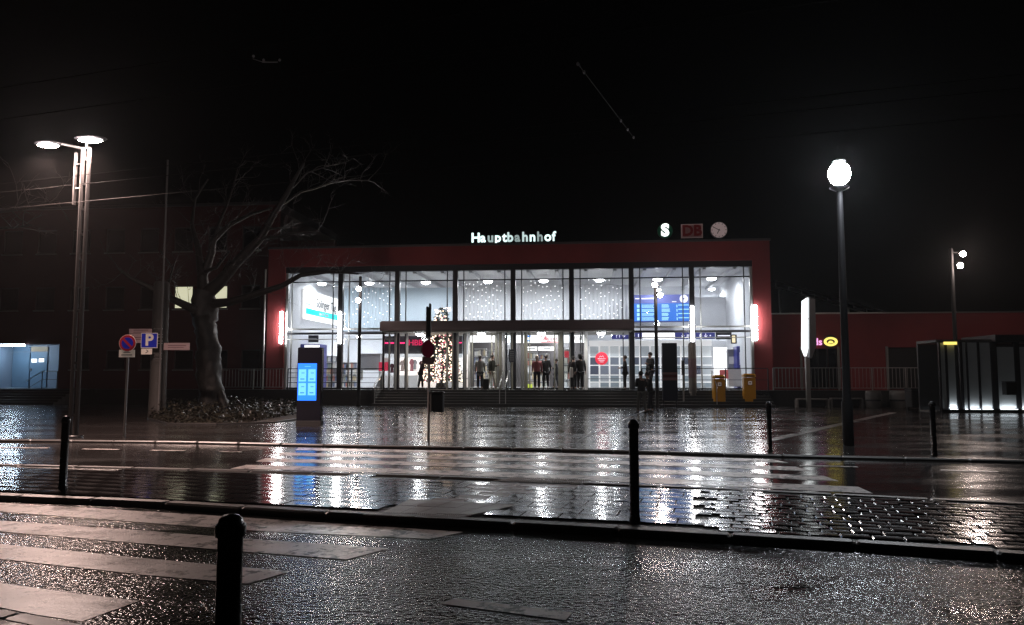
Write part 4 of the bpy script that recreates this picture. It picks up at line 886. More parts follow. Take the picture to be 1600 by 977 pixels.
# ------------------------------------------------------------------ bollards
bol = thing('bollard', 'large black bollard with domed cap in the foreground, cut by the lower edge', 'bollard', Vector((-1.07, 2.98, 0)), 0, 'black round bollards')
MB().lathe([(.055, -.02), (.055, .03), (.047, .04), (.047, .86)], 28).build('post', blackp, bol)
MB().lathe([(.056, .845), (.057, .85), (.057, .885), (.054, .89), (.047, .895), (.044, .908), (.03, .922), (.01, .928)], 28).build('cap', blackp, bol)
for px, py, topy, lab in ((992, 815, 655, 'middle black bollard on the island kerb'), (98, 762, 650, 'leftmost black bollard on the island before the twin lamp post'), (1203, 705, 627, 'black bollard at the plaza edge left of the tall lamp post'), (1460, 713, 627, 'black bollard at the plaza edge before the bus shelter')):
    b = G(px, py); h = at(px, topy, b.y).z; o = dup(bol, b, 0, lab)
    o.scale = (1.02, 1.02, h / .928)
# ------------------------------------------------------------------ signs left
sgr = mat('sign_red', (.45, .02, .03), .35, emit=(.5, .02, .04), es=.1); sgb = mat('sign_blue_film', (.01, .02, .3), .35, emit=(.02, .03, .6), es=.1); sgw = mat('sign_white_film', (.7, .6, .52), .4, emit=(.8, .65, .55), es=.12)
b = G(194, 683); Y = b.y
t = thing('no_parking_sign', 'round blue and red no parking sign with white plate on a grey pole', 'traffic sign', b); c = at(201, 536.5, Y) - b
MB().tube([(0, 0, 0), (c.x, 0, c.z + .2)], .03, 10).build('pole', galv, t)
MB().disc((c.x, -.05, c.z), .205, .008, 28).build('rim', sgw, t); MB().disc((c.x, -.056, c.z), .195, .008, 28).build('ring', sgr, t); MB().disc((c.x, -.062, c.z), .14, .008, 28).build('face', sgb, t)
MB().add([(c.x - .12, -.07, c.z + .08), (c.x - .08, -.07, c.z + .12), (c.x + .12, -.07, c.z - .08), (c.x + .08, -.07, c.z - .12)], [(0, 3, 2, 1)]).build('bar', sgr, t)
pl = at(200, 552, Y) - b; MB().box(pl.x - .19, pl.x + .19, -.055, -.045, pl.z - .1, pl.z + .08).build('plate', sgw, t); MB().box(pl.x - .13, pl.x + .13, -.06, -.056, pl.z - .055, pl.z - .035).polyxz([(pl.x - .1, pl.z + .01), (pl.x - .05, pl.z + .035), (pl.x + .05, pl.z + .035), (pl.x + .1, pl.z + .01)], -.06, -.056).build('print', blackm, t)
# advertising column / concrete mast
b = G(245, 652); Y = b.y
t = thing('concrete_mast', 'thick dark concrete mast behind the parking sign', 'mast', b); zt = at(245, 440, Y).z
MB().lathe([(.3, 0), (.28, 1), (.27, zt - .1), (.2, zt)], 16).build('shaft', mat('dark_concrete', (.04, .037, .035), .7, bump=.3), t)
b2 = G(257, 652); t = thing('signpost', 'thin bright steel pole carrying the parking sign and direction boards', 'signpost', b2); Y = b2.y - .5; b2.y -= .5; t.location = b2
zt = at(257, 250, Y).z; MB().tube([(0, 0, 0), (0, 0, zt)], .035, 10).build('pole', mat('dull_zinc', (.12, .115, .115), .6, .3), t)
def rel(px, py): return at(px, py, Y) - b2
c0 = rel(222, 520.5); c1 = rel(247, 544)
MB().rbox(c0.x, c1.x, -.06, -.05, c1.z, c0.z, .004).build('rim', sgw, t); MB().box(c0.x + .02, c1.x - .02, -.066, -.061, c1.z + .02, c0.z - .02).build('parking_sign', sgb, t)
text('P', (c0.z - c1.z) * 1.05, sgw, t, ((c0.x + c1.x) / 2, -.07, (c0.z + c1.z) / 2), .003, .02)
c0 = rel(222, 545); c1 = rel(238.5, 554); MB().box(c0.x, c1.x, -.06, -.05, c1.z, c0.z).build('plate', sgw, t); MB().tube([((c0.x + c1.x) / 2, -.065, c0.z - .04), ((c0.x + c1.x) / 2 + .06, -.065, (c0.z + c1.z) / 2), ((c0.x + c1.x) / 2 - .03, -.065, c1.z + .05)], .014, 4).build('print', blackm, t)
brd = mat('pinkish_direction_board', (.38, .27, .28), .45); brp = mat('board_print', (.15, .08, .1), .5)
for (p0_, q0_, p1_, q1_) in ((202, 514, 237, 521), (202, 521.5, 237, 536), (256, 536, 296, 547)):
    c0 = rel(p0_, q0_); c1 = rel(p1_, q1_); MB().box(c0.x, c1.x, .0, .02, c1.z, c0.z).build('direction_board', brd, t); zz_ = (c0.z + c1.z) / 2; MB().box(c0.x + .15, c1.x - .12, -.006, -.001, zz_ + .02, zz_ + .045).box(c0.x + .15, c1.x - .2, -.006, -.001, zz_ - .05, zz_ - .03).build('print', brp, t)
for py in (514, 523, 527, 533, 537, 552, 561): c0 = rel(240, py); MB().tube([(c0.x, 0, c0.z), (.05, 0, c0.z)], .012, 6).build('clamp', steel, t)
# sign pole in the middle with litter bin
b = G(669.5, 685); Y = b.y; t = thing('crossing_sign_pole', 'slim pole with edge-on signals, a round red sign and a plate before the Christmas tree', 'sign pole', b)
zt = at(671, 492, Y).z; MB().tube([(0, 0, 0), (0, 0, zt - .05)], .032, 10).build('pole', galv, t)
def rl(px, py): return at(px, py, Y) - b
c0 = rl(667, 495); c1 = rl(674, 531); MB().rbox(c0.x - .02, c0.x + .045, -.12, .06, c1.z, c0.z, .01).rbox(c1.x - .05, c1.x + .0, -.1, .1, c1.z, c0.z + .06, .01).build('signal_head', blackm, t)
c = rl(669, 546); MB().disc((c.x, -.05, c.z), .17, .01, 26).build('round_sign', mat('crimson_sign', (.32, .015, .07), .4), t); MB().disc((c.x, -.044, c.z), .18, .008, 26).build('rim', galv, t)
for o in (t.children[-2], t.children[-1]): o.scale = (.8, 1, 1.3); o.location = (c.x * .2, 0, -c.z * .3)
c0 = rl(660, 559); c1 = rl(679, 569); MB().box(c0.x, c1.x, -.06, -.05, c1.z, c0.z).build('plate', mat('brownish_plate', (.2, .12, .12), .5), t)
c0 = rl(673, 612); c1 = rl(692, 644)
t = thing('litter_bin', 'black litter bin hanging on the slim sign pole', 'litter bin', b + Vector((0, 0, 0)))
MB().rbox(.04, c1.x + .02, -.14, .14, c1.z, c0.z - .04, .03).build('bucket', blackm, t); MB().rbox(.03, c1.x + .03, -.15, .15, c0.z - .035, c0.z, .02).build('lid', dark, t); MB().box(0, .04, -.03, .03, c1.z + .2, c1.z + .25).build('bracket', steel, t)
# ------------------------------------------------------------------ digital stele
b = G(483, 664); Y = b.y; t = thing('information_totem', 'black digital information totem with a glowing blue screen', 'info totem', b); 
def rl(px, py): return at(px, py, Y) - b
hw2 = (rl(502, 600).x - rl(464, 600).x) / 2; zt = rl(483, 543).z; cxo = rl(483, 600).x
MB().rbox(cxo - hw2, cxo + hw2, 0, .28, .12, zt, .02).build('housing', mat('black_glass_housing', (.012, .012, .018), .15), t)
MB().rbox(cxo - hw2 - .01, cxo + hw2 + .02, -.02, .3, 0, .12, .01).build('plinth', blackm, t)
s0 = rl(466, 568); s1 = rl(494, 626)
MB().box(s0.x, s1.x, -.012, -.001, s1.z, s0.z).build('screen', emis('screen_azure', (.01, .16, 1), 2.2), t)
mxs, mzs = (s0.x + s1.x) / 2, 0; ti = emis('screen_cyan', (.2, .7, 1), 1.25)
for i in range(2):
    for j in range(2):
        xa = s0.x + .03 + i * (s1.x - s0.x) / 2; xb = s0.x + (i + 1) * (s1.x - s0.x) / 2 - .03; H_ = s0.z - s1.z; za = s1.z + H_ * (.14 + j * .37); zb_ = za + H_ * .33
        tl = MB().box(xa, xb, -.02, -.013, za, zb_).build('screen_tile', ti, t); MB().box(xa + .05, xb - .05, -.023, -.021, za + .06, za + .09).box(xa + .08, xb - .05, -.023, -.021, zb_ - .12, zb_ - .1).build('tile_print', bluep, tl)
MB().box(mxs - .08, mxs + .1, -.018, -.013, s0.z - .1, s0.z - .085).build('screen_print', ti, t)
# ------------------------------------------------------------------ yellow mailboxes
def mailbox(px, py, lab, topy):
    b = G(px, py); h = (at(px, topy, b.y) - b).z; t = thing('mailbox', lab, 'mailbox', b, TH * .5, 'yellow mailboxes'); w_ = .27
    MB().rbox(-.24, .24, -.18, .18, 0, .22, .02).build('base', mat('mailbox_grey', (.1, .09, .09), .5), t)
    MB().rbox(-w_, w_, -.22, .22, .22, h - .18, .04).build('body', yellow, t)
    MB().rbox(-w_ - .02, w_ + .02, -.25, .24, h - .17, h, .06).build('hood', yellow, t)
    MB().box(-.2, .2, -.255, -.252, h - .13, h - .09).build('slot', blackm, t)
    MB().box(-.11, .11, -.235, -.222, h - .55, h - .32).build('label_frame', mat('orange_brown_frame', (.25, .08, .01), .5), t); MB().box(-.085, .085, -.242, -.236, h - .52, h - .35).build('label', sgw, t)
    MB().box(-.04, .04, -.246, -.243, h - .46, h - .41).build('post_horn', blackm, t)
    return t
mailbox(1123.5, 636, 'left yellow mailbox, slightly duller, before the glass hall', 586); mailbox(1171, 636, 'right yellow mailbox with brightly lit top before the red pier', 584)
# ------------------------------------------------------------------ dark advertising pillar, grey column, thin post
b = G(1048, 638); Y = b.y; t = thing('advertising_pillar', 'dark flat pillar with a dull red band before the glass', 'info pillar', b)
hh_ = (at(1048, 536, Y) - b).z; hw3 = (at(1060, 588, Y) - at(1037, 588, Y)).x / 2
MB().rbox(-hw3, hw3, 0, .2, .35, hh_, .01).build('board', mat('navy_black_board', (.012, .012, .03), .4), t)
zb1, zb2 = (at(1048, 590, Y) - b).z, (at(1048, 582, Y) - b).z
MB().box(-hw3, hw3, -.012, -.001, zb1 + .02, zb2 - .12).build('band', mat('dull_red_band', (.12, .015, .02), .5), t); MB().box(-hw3, hw3, -.012, -.001, zb2 - .1, zb2).box(-hw3, hw3, -.012, -.001, zb1 - .13, zb1).build('band', mat('dull_pink_band', (.25, .13, .13), .5), t)
for s_ in (-1, 1): MB().tube([(s_ * hw3 * .85, .1, 0), (s_ * hw3 * .85, .1, .36)], .03, 8).build('leg', dark, t)
b = G(1083, 635); Y = b.y; t = thing('poster_column', 'grey column below the glowing tube lamp with faded posters', 'column', b); hh_ = (at(1083, 536, Y) - b).z
MB().lathe([(.2, 0), (.19, .2), (.19, hh_ - .1), (.15, hh_)], 18).build('shaft', concrete, t)
MB().lathe([(.196, hh_ * .45), (.197, hh_ * .75)], 18).build('poster', mat('mauve_poster', (.2, .13, .16), .6, var=.3), t)
b = G(1068.5, 636); t = thing('thin_post', 'thin grey post left of the poster column', 'post', b); MB().tube([(0, 0, 0), (0, 0, 2.2)], .04, 8).build('shaft', galv, t); MB().rbox(-.07, .07, -.06, .06, 1.5, 2.2, .01).build('box', dark2, t)
# ------------------------------------------------------------------ white pointed totem at right
b = G(1265, 637); Y = b.y; t = thing('lit_pylon', 'tall pylon with a glowing white pointed edge before the annex', 'pylon', b)
def rl(px, py): return at(px, py, Y) - b
a_, b_, c_, d2 = rl(1255.5, 470), rl(1262.5, 465), rl(1262.5, 545), rl(1259.5, 557); e_ = rl(1255, 545)
MB().polyxz([(d2.x, d2.z), (c_.x, c_.z), (b_.x, b_.z), (a_.x, a_.z), (e_.x, e_.z)], -.05, .25).build('light_box', emis('pylon_white', (.95, 1, 1), 1.6), t)
q = rl(1264.2, 465); q2 = rl(1273, 468); q3 = rl(1268, 560)
MB().polyxz([(q3.x - .1, q3.z), (q3.x, q3.z), (q2.x, rl(1273, 540).z), (q2.x, q2.z), (q.x, q.z)], -.04, .24).build('side_panel', mat('grey_side_panel', (.12, .12, .13), .4), t)
MB().box(-.09, .09, .02, .2, 0, q3.z + .05).build('post', galv, t); MB().box(a_.x, b_.x, -.06, -.051, rl(1255, 499).z, rl(1255, 498).z).build('seam', greyf, t)
# ------------------------------------------------------------------ planters / benches under railing, bins
for k, (p0_, p1_, top, m_) in enumerate(((1246, 1292, 623, concrete), (1299, 1345, 622, concrete))):
    b = G((p0_ + p1_) / 2, 636.5); Y = b.y; t = thing('concrete_bench', ['left', 'right'][k] + ' dark framed concrete bench below the bar railing', 'bench', b, TH, 'benches below the railing'); hw_ = (at(p1_, 588, Y) - at(p0_, 588, Y)).x / 2; h_ = (at(p0_, top, Y) - b).z
    MB().rbox(-hw_, hw_, -.2, .25, h_ - .06, h_, .01).build('seat', concrete, t)
    for s_ in (-1, 1): MB().box(s_ * hw_ - .04 - .0 * s_, s_ * hw_ + .04, -.18, .22, 0, h_ - .062).build('leg', concrete, t)
    MB().box(-hw_ + .05, hw_ - .05, .1, .14, .05, h_ - .07).build('back_panel', dark2, t)
for k, px in enumerate((1365, 1403)):
    b = G(px, 637); t = thing('litter_drum', ['left', 'right'][k] + ' grey concrete drum under the bar railing', 'drum', b, 0, 'drums under the railing'); MB().lathe([(.3, 0), (.33, .1), (.35, .6), (.33, .75), (.28, .78)], 16).build('drum', mat('dull_drum', (.12, .115, .11), .6, var=.3), t); MB().lathe([(.34, .3), (.36, .32), (.36, .36), (.34, .38)], 16).build('hoop', dark, t)
for k, (px, s_) in enumerate(((1432, .34), (1459, .38))):
    b = G(px, 640); t = thing('wheeled_bin', ['smaller', 'larger'][k] + ' black wheeled bin left of the glass shelter', 'bin', b, 0, 'black wheeled bins'); MB().rbox(-s_, s_, -.3, .3, .1, .85 + .08 * k, .03).build('body', blackm, t); MB().rbox(-s_ - .03, s_ + .03, -.33, .33, .855 + .08 * k, .93 + .08 * k, .03).build('lid', blackm, t)
    for sx in (-1, 1): MB().disc((sx * (s_ - .08), .25, .09), .09, .05, 12, 'x').build('wheel', rubber, t)
x, z = FP(1446, 585, PE + .1); t = hthing('banner', 'small red and white banner tied to the bar railing near the bins', 'banner', x, PE + .1, z); MB().box(-.25, .02, -.02, -.01, -.3, .3).build('white_half', sgw, t); MB().box(.022, .25, -.02, -.01, -.3, .3).build('red_half', mat('banner_red', (.5, .02, .05), .5, emit=(.6, .02, .08), es=.25), t); MB().box(-.15, .0, -.026, -.021, -.05, .05).box(.05, .2, -.026, -.021, .1, .15).box(.05, .18, -.026, -.021, -.12, -.08).build('print', blackm, t)
# ------------------------------------------------------------------ shelter on the right with uplit panels
b = G(1470, 640); Y = 31.0; b = Vector((at(1470, 600, Y).x, Y, 0)); t = thing('glass_shelter', 'frosted glass shelter with panels lit from below at the right edge', 'shelter', b, radians(-3))
def sx_(px): return at(px, 600, Y).x - b.x
ztop = at(1500, 531, Y).z; frost = mat('frosted_panel', (.42, .44, .44), .35, var=.12, vscale=1.5)
gap_list = [(1471, 1478), (1481, 1493), (1504, 1509.5), (1512, 1527), (1530, 1547), (1556, 1583), (1590, 1622), (1626, 1660)]
for p0_, p1_ in gap_list:
    MB().box(sx_(p0_), sx_(p1_), .0, .03, .16, ztop - (.12 if p0_ < 1550 else .3)).build('panel', frost, t)
for px, w2 in ((1469.5, .03), (1479.5, .04), (1495, .05), (1502, .05), (1510.7, .03), (1528.5, .04), (1551.5, .12), (1586.5, .1), (1624, .1), (1662, .1)): MB().box(sx_(px) - w2, sx_(px) + w2, -.05, .08, 0, ztop - .02).build('post', dark, t)
MB().box(sx_(1464), sx_(1548), -.1, 1.6, ztop - .1, ztop).build('roof', dark2, t); MB().box(sx_(1548) + .01, sx_(1665), -.35, 2.2, ztop - .1, ztop + .18).build('roof', dark, t)
MB().box(sx_(1464), sx_(1665), 1.5, 1.6, 0, ztop - .12).build('back_wall', dark2, t); MB().box(sx_(1468), sx_(1665), -.1, .06, 0, .12).build('base_rail', dark, t)
MB().box(sx_(1464), sx_(1665), .1, 1.5, .002, .05).build('shelter_floor', concrete, t)
upE = emis('uplight_strip', (.85, .93, 1), 3)
for p0_, p1_ in ((1481, 1493), (1504, 1508), (1512, 1527), (1530, 1546), (1557, 1583), (1590, 1615)):
    xa, xb = sx_(p0_), sx_(p1_); MB().box(xa, xb, -.09, -.07, .122, .145).build('uplight', upE, t)
    lamp('bulb', 'AREA', t, ((xa + xb) / 2, -.09, .16), LAMP_W['uplight'] * (xb - xa) * (2.2 if p0_ == 1481 else 1), (.85, .93, 1), max(.05, xb - xa), .03, rot=(pi - radians(20), 0, 0))
MB().box(sx_(1475), sx_(1495), -.13, -.105, at(1480, 539, Y).z, at(1480, 534.5, Y).z).build('sign_reflection', yE, t)  # glowing strip stands in for a yellow sign's reflection in the glass
t = thing('litter_bin', 'dark litter bin mounted on the glass shelter at the right edge', 'litter bin', (at(1575, 606, Y - .4).x, Y - .5, 0)); zz0, zz1 = at(1575, 617, Y - .4).z, at(1575, 596, Y - .4).z
MB().rbox(-.22, .22, -.15, .15, zz0, zz1 - .04, .02).build('bucket', blackm, t); MB().rbox(-.23, .23, -.16, .16, zz1 - .035, zz1, .02).build('lid', dark, t); MB().box(-.03, .03, .15, .52, zz0 + .2, zz0 + .26).build('bracket', steel, t)
# ------------------------------------------------------------------ trees
def limb(mb, pts, r0, r1, n=8, rng=random, step=.6):
    P = [Vector(p) for p in pts]; Q = [P[0]]
    for a, b in zip(P, P[1:]):
        L_ = (b - a).length; k = max(1, int(L_ / step))
        for i in range(1, k + 1): Q.append(a.lerp(b, i / k) + (Vector((rng.gauss(0, .02), rng.gauss(0, .02), rng.gauss(0, .02))) * min(1, L_) if i < k else Vector()))
    N = len(Q); mb.tube(Q, [r0 + (r1 - r0) * (i / (N - 1)) ** .8 for i in range(N)], n); return Q
def twigs(mb, Q, n, length, rng, depth=2, r=.016, start=.25, flat=1.0):
    for k in range(n):
        f = start + (1 - start) * rng.random(); i = min(int(f * (len(Q) - 1)), len(Q) - 2); p = Q[i].lerp(Q[i + 1], rng.random()); d = (Q[i + 1] - Q[i]).normalized()
        side = Vector((rng.gauss(0, 1), rng.gauss(0, .8) * flat, rng.gauss(.25, .7))).normalized(); v = (d * .6 + side * .8).normalized(); L_ = length * rng.uniform(.5, 1.2); pts = [p]
        for s_ in range(4): v = (v + Vector((rng.gauss(0, .22), rng.gauss(0, .22), rng.gauss(.03, .2)))).normalized(); p = p + v * L_ / 4; pts.append(p)
        mb.tube(pts, [r, r * .8, r * .6, r * .4, r * .2], 4, False)
        if depth > 1: twigs(mb, pts, 3, length * .5, rng, depth - 1, r * .55, .2)
rng = random.Random(21)
b = G(338, 645); Y = b.y; tree = thing('bare_tree', 'large leafless tree with thick leaning trunk in an ivy bed left of the hall', 'tree', b)
def tp(px, py, dy=0.0): return at(px, py, Y + dy) - b
tk_ = MB(); tq = limb(tk_, [tp(334, 648), tp(332, 630), tp(329, 600), tp(326, 564), tp(321, 518), tp(319, 455)], .50, .42, 22, rng, .16)
cx0 = tp(325, 560).x
tk_.v = [(x + .05 * sin(z * 3.1 + y * 5) + rng.gauss(0, .03), y + .05 * sin(z * 2.3 + x * 6) + rng.gauss(0, .03), z) for x, y, z in tk_.v]
tk_.tube([tp(352, 640, -.3), tp(344, 615, -.15), tp(333, 590)], [.22, .17, .1], 8).tube([tp(318, 641, -.3), tp(323, 620, -.15), tp(327, 600)], [.2, .14, .08], 8)
tk_.build('trunk', bark, tree)
limbs = [([tp(322, 490), tp(300, 482, -.4), tp(270, 468, -.8), tp(240, 452, -1.2), tp(205, 435, -1.6), tp(185, 420, -1.8)], .22, .05),
         ([tp(330, 475), tp(360, 472, -.3), tp(400, 460, -.6), tp(440, 447, -.8), tp(470, 430, -1.0), tp(510, 425, -1.2), tp(560, 428, -1.4)], .2, .035),
         ([tp(322, 460), tp(345, 440, -.2), tp(370, 410, -.4), tp(392, 388, -.6), tp(408, 372, -.7), tp(425, 340, -.9), tp(450, 300, -1.0), tp(475, 255, -1.1)], .30, .05),
         ([tp(318, 458), tp(316, 430, .2), tp(322, 420, .2), tp(331, 395, .1), tp(334, 375, 0), tp(360, 350, -.1), tp(392, 335, -.3), tp(425, 325, -.4)], .27, .04),
         ([tp(334, 376), tp(342, 350, .1), tp(355, 320, .3), tp(365, 290, .5), tp(372, 262, .6)], .09, .025),
         ([tp(316, 430), tp(310, 390, .6), tp(300, 350, 1.0), tp(305, 310, 1.2), tp(325, 280, 1.3)], .2, .03),
         ([tp(408, 372, -.7), tp(440, 370, -1.0), tp(470, 363, -1.2), tp(500, 362, -1.4)], .07, .02),
         ([tp(420, 358, -.8), tp(440, 356, -.6), tp(448, 364, -.5)], .05, .015), ([tp(320, 425), tp(338, 418, -.5), tp(352, 400, -.9), tp(358, 393, -1.0)], .09, .03),
         ([tp(345, 440), tp(350, 420, -.5), tp(360, 405, -.8)], .08, .03),
         ([tp(432, 325, -.9), tp(470, 300, -.5), tp(520, 285, 0), tp(575, 282, .3)], .06, .02), ([tp(450, 300), tp(480, 270, -.5), tp(505, 262, -.8), tp(515, 258, -.9)], .05, .015),
         ([tp(270, 468, -.8), tp(262, 450, -.7), tp(270, 420, -.3), tp(250, 390, 0)], .06, .02)]
tw = MB()
for pts, r0, r1 in limbs:
    mb = MB(); Q = limb(mb, pts, r0, r1, 8, rng); mb.build('branch', bark, tree); twigs(tw, Q, 9, 1.5, rng, 3, .014)
tw.build('twigs', twigm, tree, kind='stuff')
# second bare tree, further left, beyond the frame edge
b = Vector((-21.5, 25.5, 0)); t = thing('bare_tree', 'bare tree whose drooping twigs reach in at the left edge', 'tree', b); mb = MB(); limb(mb, [(0, 0, 0), (.1, 0, 2.5), (.3, 0, 5), (.2, 0, 8)], .35, .15, 12, rng); mb.build('trunk', bark, t)
tw = MB()
for tgt in ((6.2, -1.5, 6.2), (5.0, -2, 8.4), (2, -1, 9.5), (-2, 0, 8.5), (6.5, -.5, 7.2)):
    mb = MB(); v = Vector(tgt); Q = limb(mb, [(.2, 0, 4.5), v * .5 + Vector((0, 0, 3.2)), v * .8 + Vector((0, 0, 1.2)), v], .12, .02, 6, rng); mb.build('branch', bark, t); twigs(tw, Q, 16, 1.4, rng, 2, .018)
tw.build('twigs', twigm, t, kind='stuff')
# ivy bed
bedp = [G(*p) for p in ((232, 655), (262, 663), (340, 664), (430, 661), (468, 655), (462, 644), (420, 640), (330, 638), (250, 641))]
bed = struct(bpy.data.objects.new('planting_bed', None)); C.objects.link(bed)
MB().poly(xy(bedp), 0, .04).build('soil', soil, bed)
for a, b_ in zip(bedp, bedp[1:] + bedp[:1]):
    d = (b_ - a); MB().rbox(0, d.length, -.05, .05, 0, .045, .01).build('kerb_stone', stonem, bed, a, atan2(d.y, d.x))
iv = MB(); P2 = xy(bedp); n_ = 0
while n_ < 11000:
    x, y = random.uniform(-17, -8), random.uniform(20, 40)
    if not inpoly(x, y, P2): 
        continue
    n_ += 1; z = .05 + random.random() ** 3 * .42 * (1 + .5 * sin(x * 1.7) * sin(y * 1.3)); s_ = random.uniform(.025, .065); a = random.uniform(0, 6.28); tx_, ty_ = random.gauss(0, .5), random.gauss(0, .5)
    vs = [(x + s_ * cos(a + k) * q, y + s_ * sin(a + k) * q, z + s_ * q * (tx_ * cos(a + k) + ty_ * sin(a + k))) for k, q in ((0, 1.2), (1.3, .8), (3.14, .7), (5, .8))]; iv.add(vs, [(0, 1, 2, 3)])
o = iv.build('ground_cover', leafm, None, kind='stuff'); tag(o, 'low wet ivy and leaf litter in the bed around the large tree', 'ground cover')
# ------------------------------------------------------------------ trolley wires
wirem = mat('copper_wire_wet', (.012, .011, .011), .7, spec=.1)
for k, (px, py, z) in enumerate(((1316, 146, 5.6), (1316, 166, 5.6), (1320, 204, 5.6), (110, 120, 5.6), (0, 187, 5.7))):
    p = at(px, py, 10); d = p - Vector((0, 0, HC)); p = Vector((0, 0, HC)) + d * ((z - HC) / d.z); dr = Vector((cos(radians(-18.5)), sin(radians(-18.5)), 0))
    pts = [p + dr * s_ + Vector((0, 0, .0)) for s_ in (-24, -12, 0, 12, 24)]
    t = MB().tube(pts, .006, 6).build('overhead_wire', wirem)
    tag(t, ['highest contact wire passing over the tall right lamp', 'middle contact wire passing over the tall right lamp', 'lowest contact wire, just above the tall right lamp', 'high wire near the top left corner', 'wire running in from the left edge above the twin lamp'][k], 'overhead wire', 'trolley wires')
A = at(903, 100, 9.5); B = at(990, 215, 14.0); t = thing('span_wire', 'slanting span wire with small insulators high above the hall', 'span wire', A)
MB().tube([(0, 0, 0), B - A], .006, 6).build('wire', wirem, t)
for f in (.0, .08, .7, .85, 1.0): q = (B - A) * f; MB().ell(q, (.018, .018, .028), 8, 6).build('insulator', mat('white_insulator', (.6, .6, .62), .2), t)
A = at(395, 92, 10.5); t = thing('wire_hanger', 'overhead wire hanger with small white insulators near the top left', 'wire fitting', A); rls = [at(x, y, 10.5) - A for x, y in ((396, 88), (412, 94), (437, 94), (410, 97), (434, 97))]
for q in rls[:3]: MB().ell(q, (.02, .02, .02), 8, 6).build('insulator', mat('white_insulator', (.6, .6, .62), .2), t)
MB().tube([rls[3], rls[4]], .01, 6).tube([(0, 0, 0), rls[3]], .006, 4).build('bracket', steel, t)
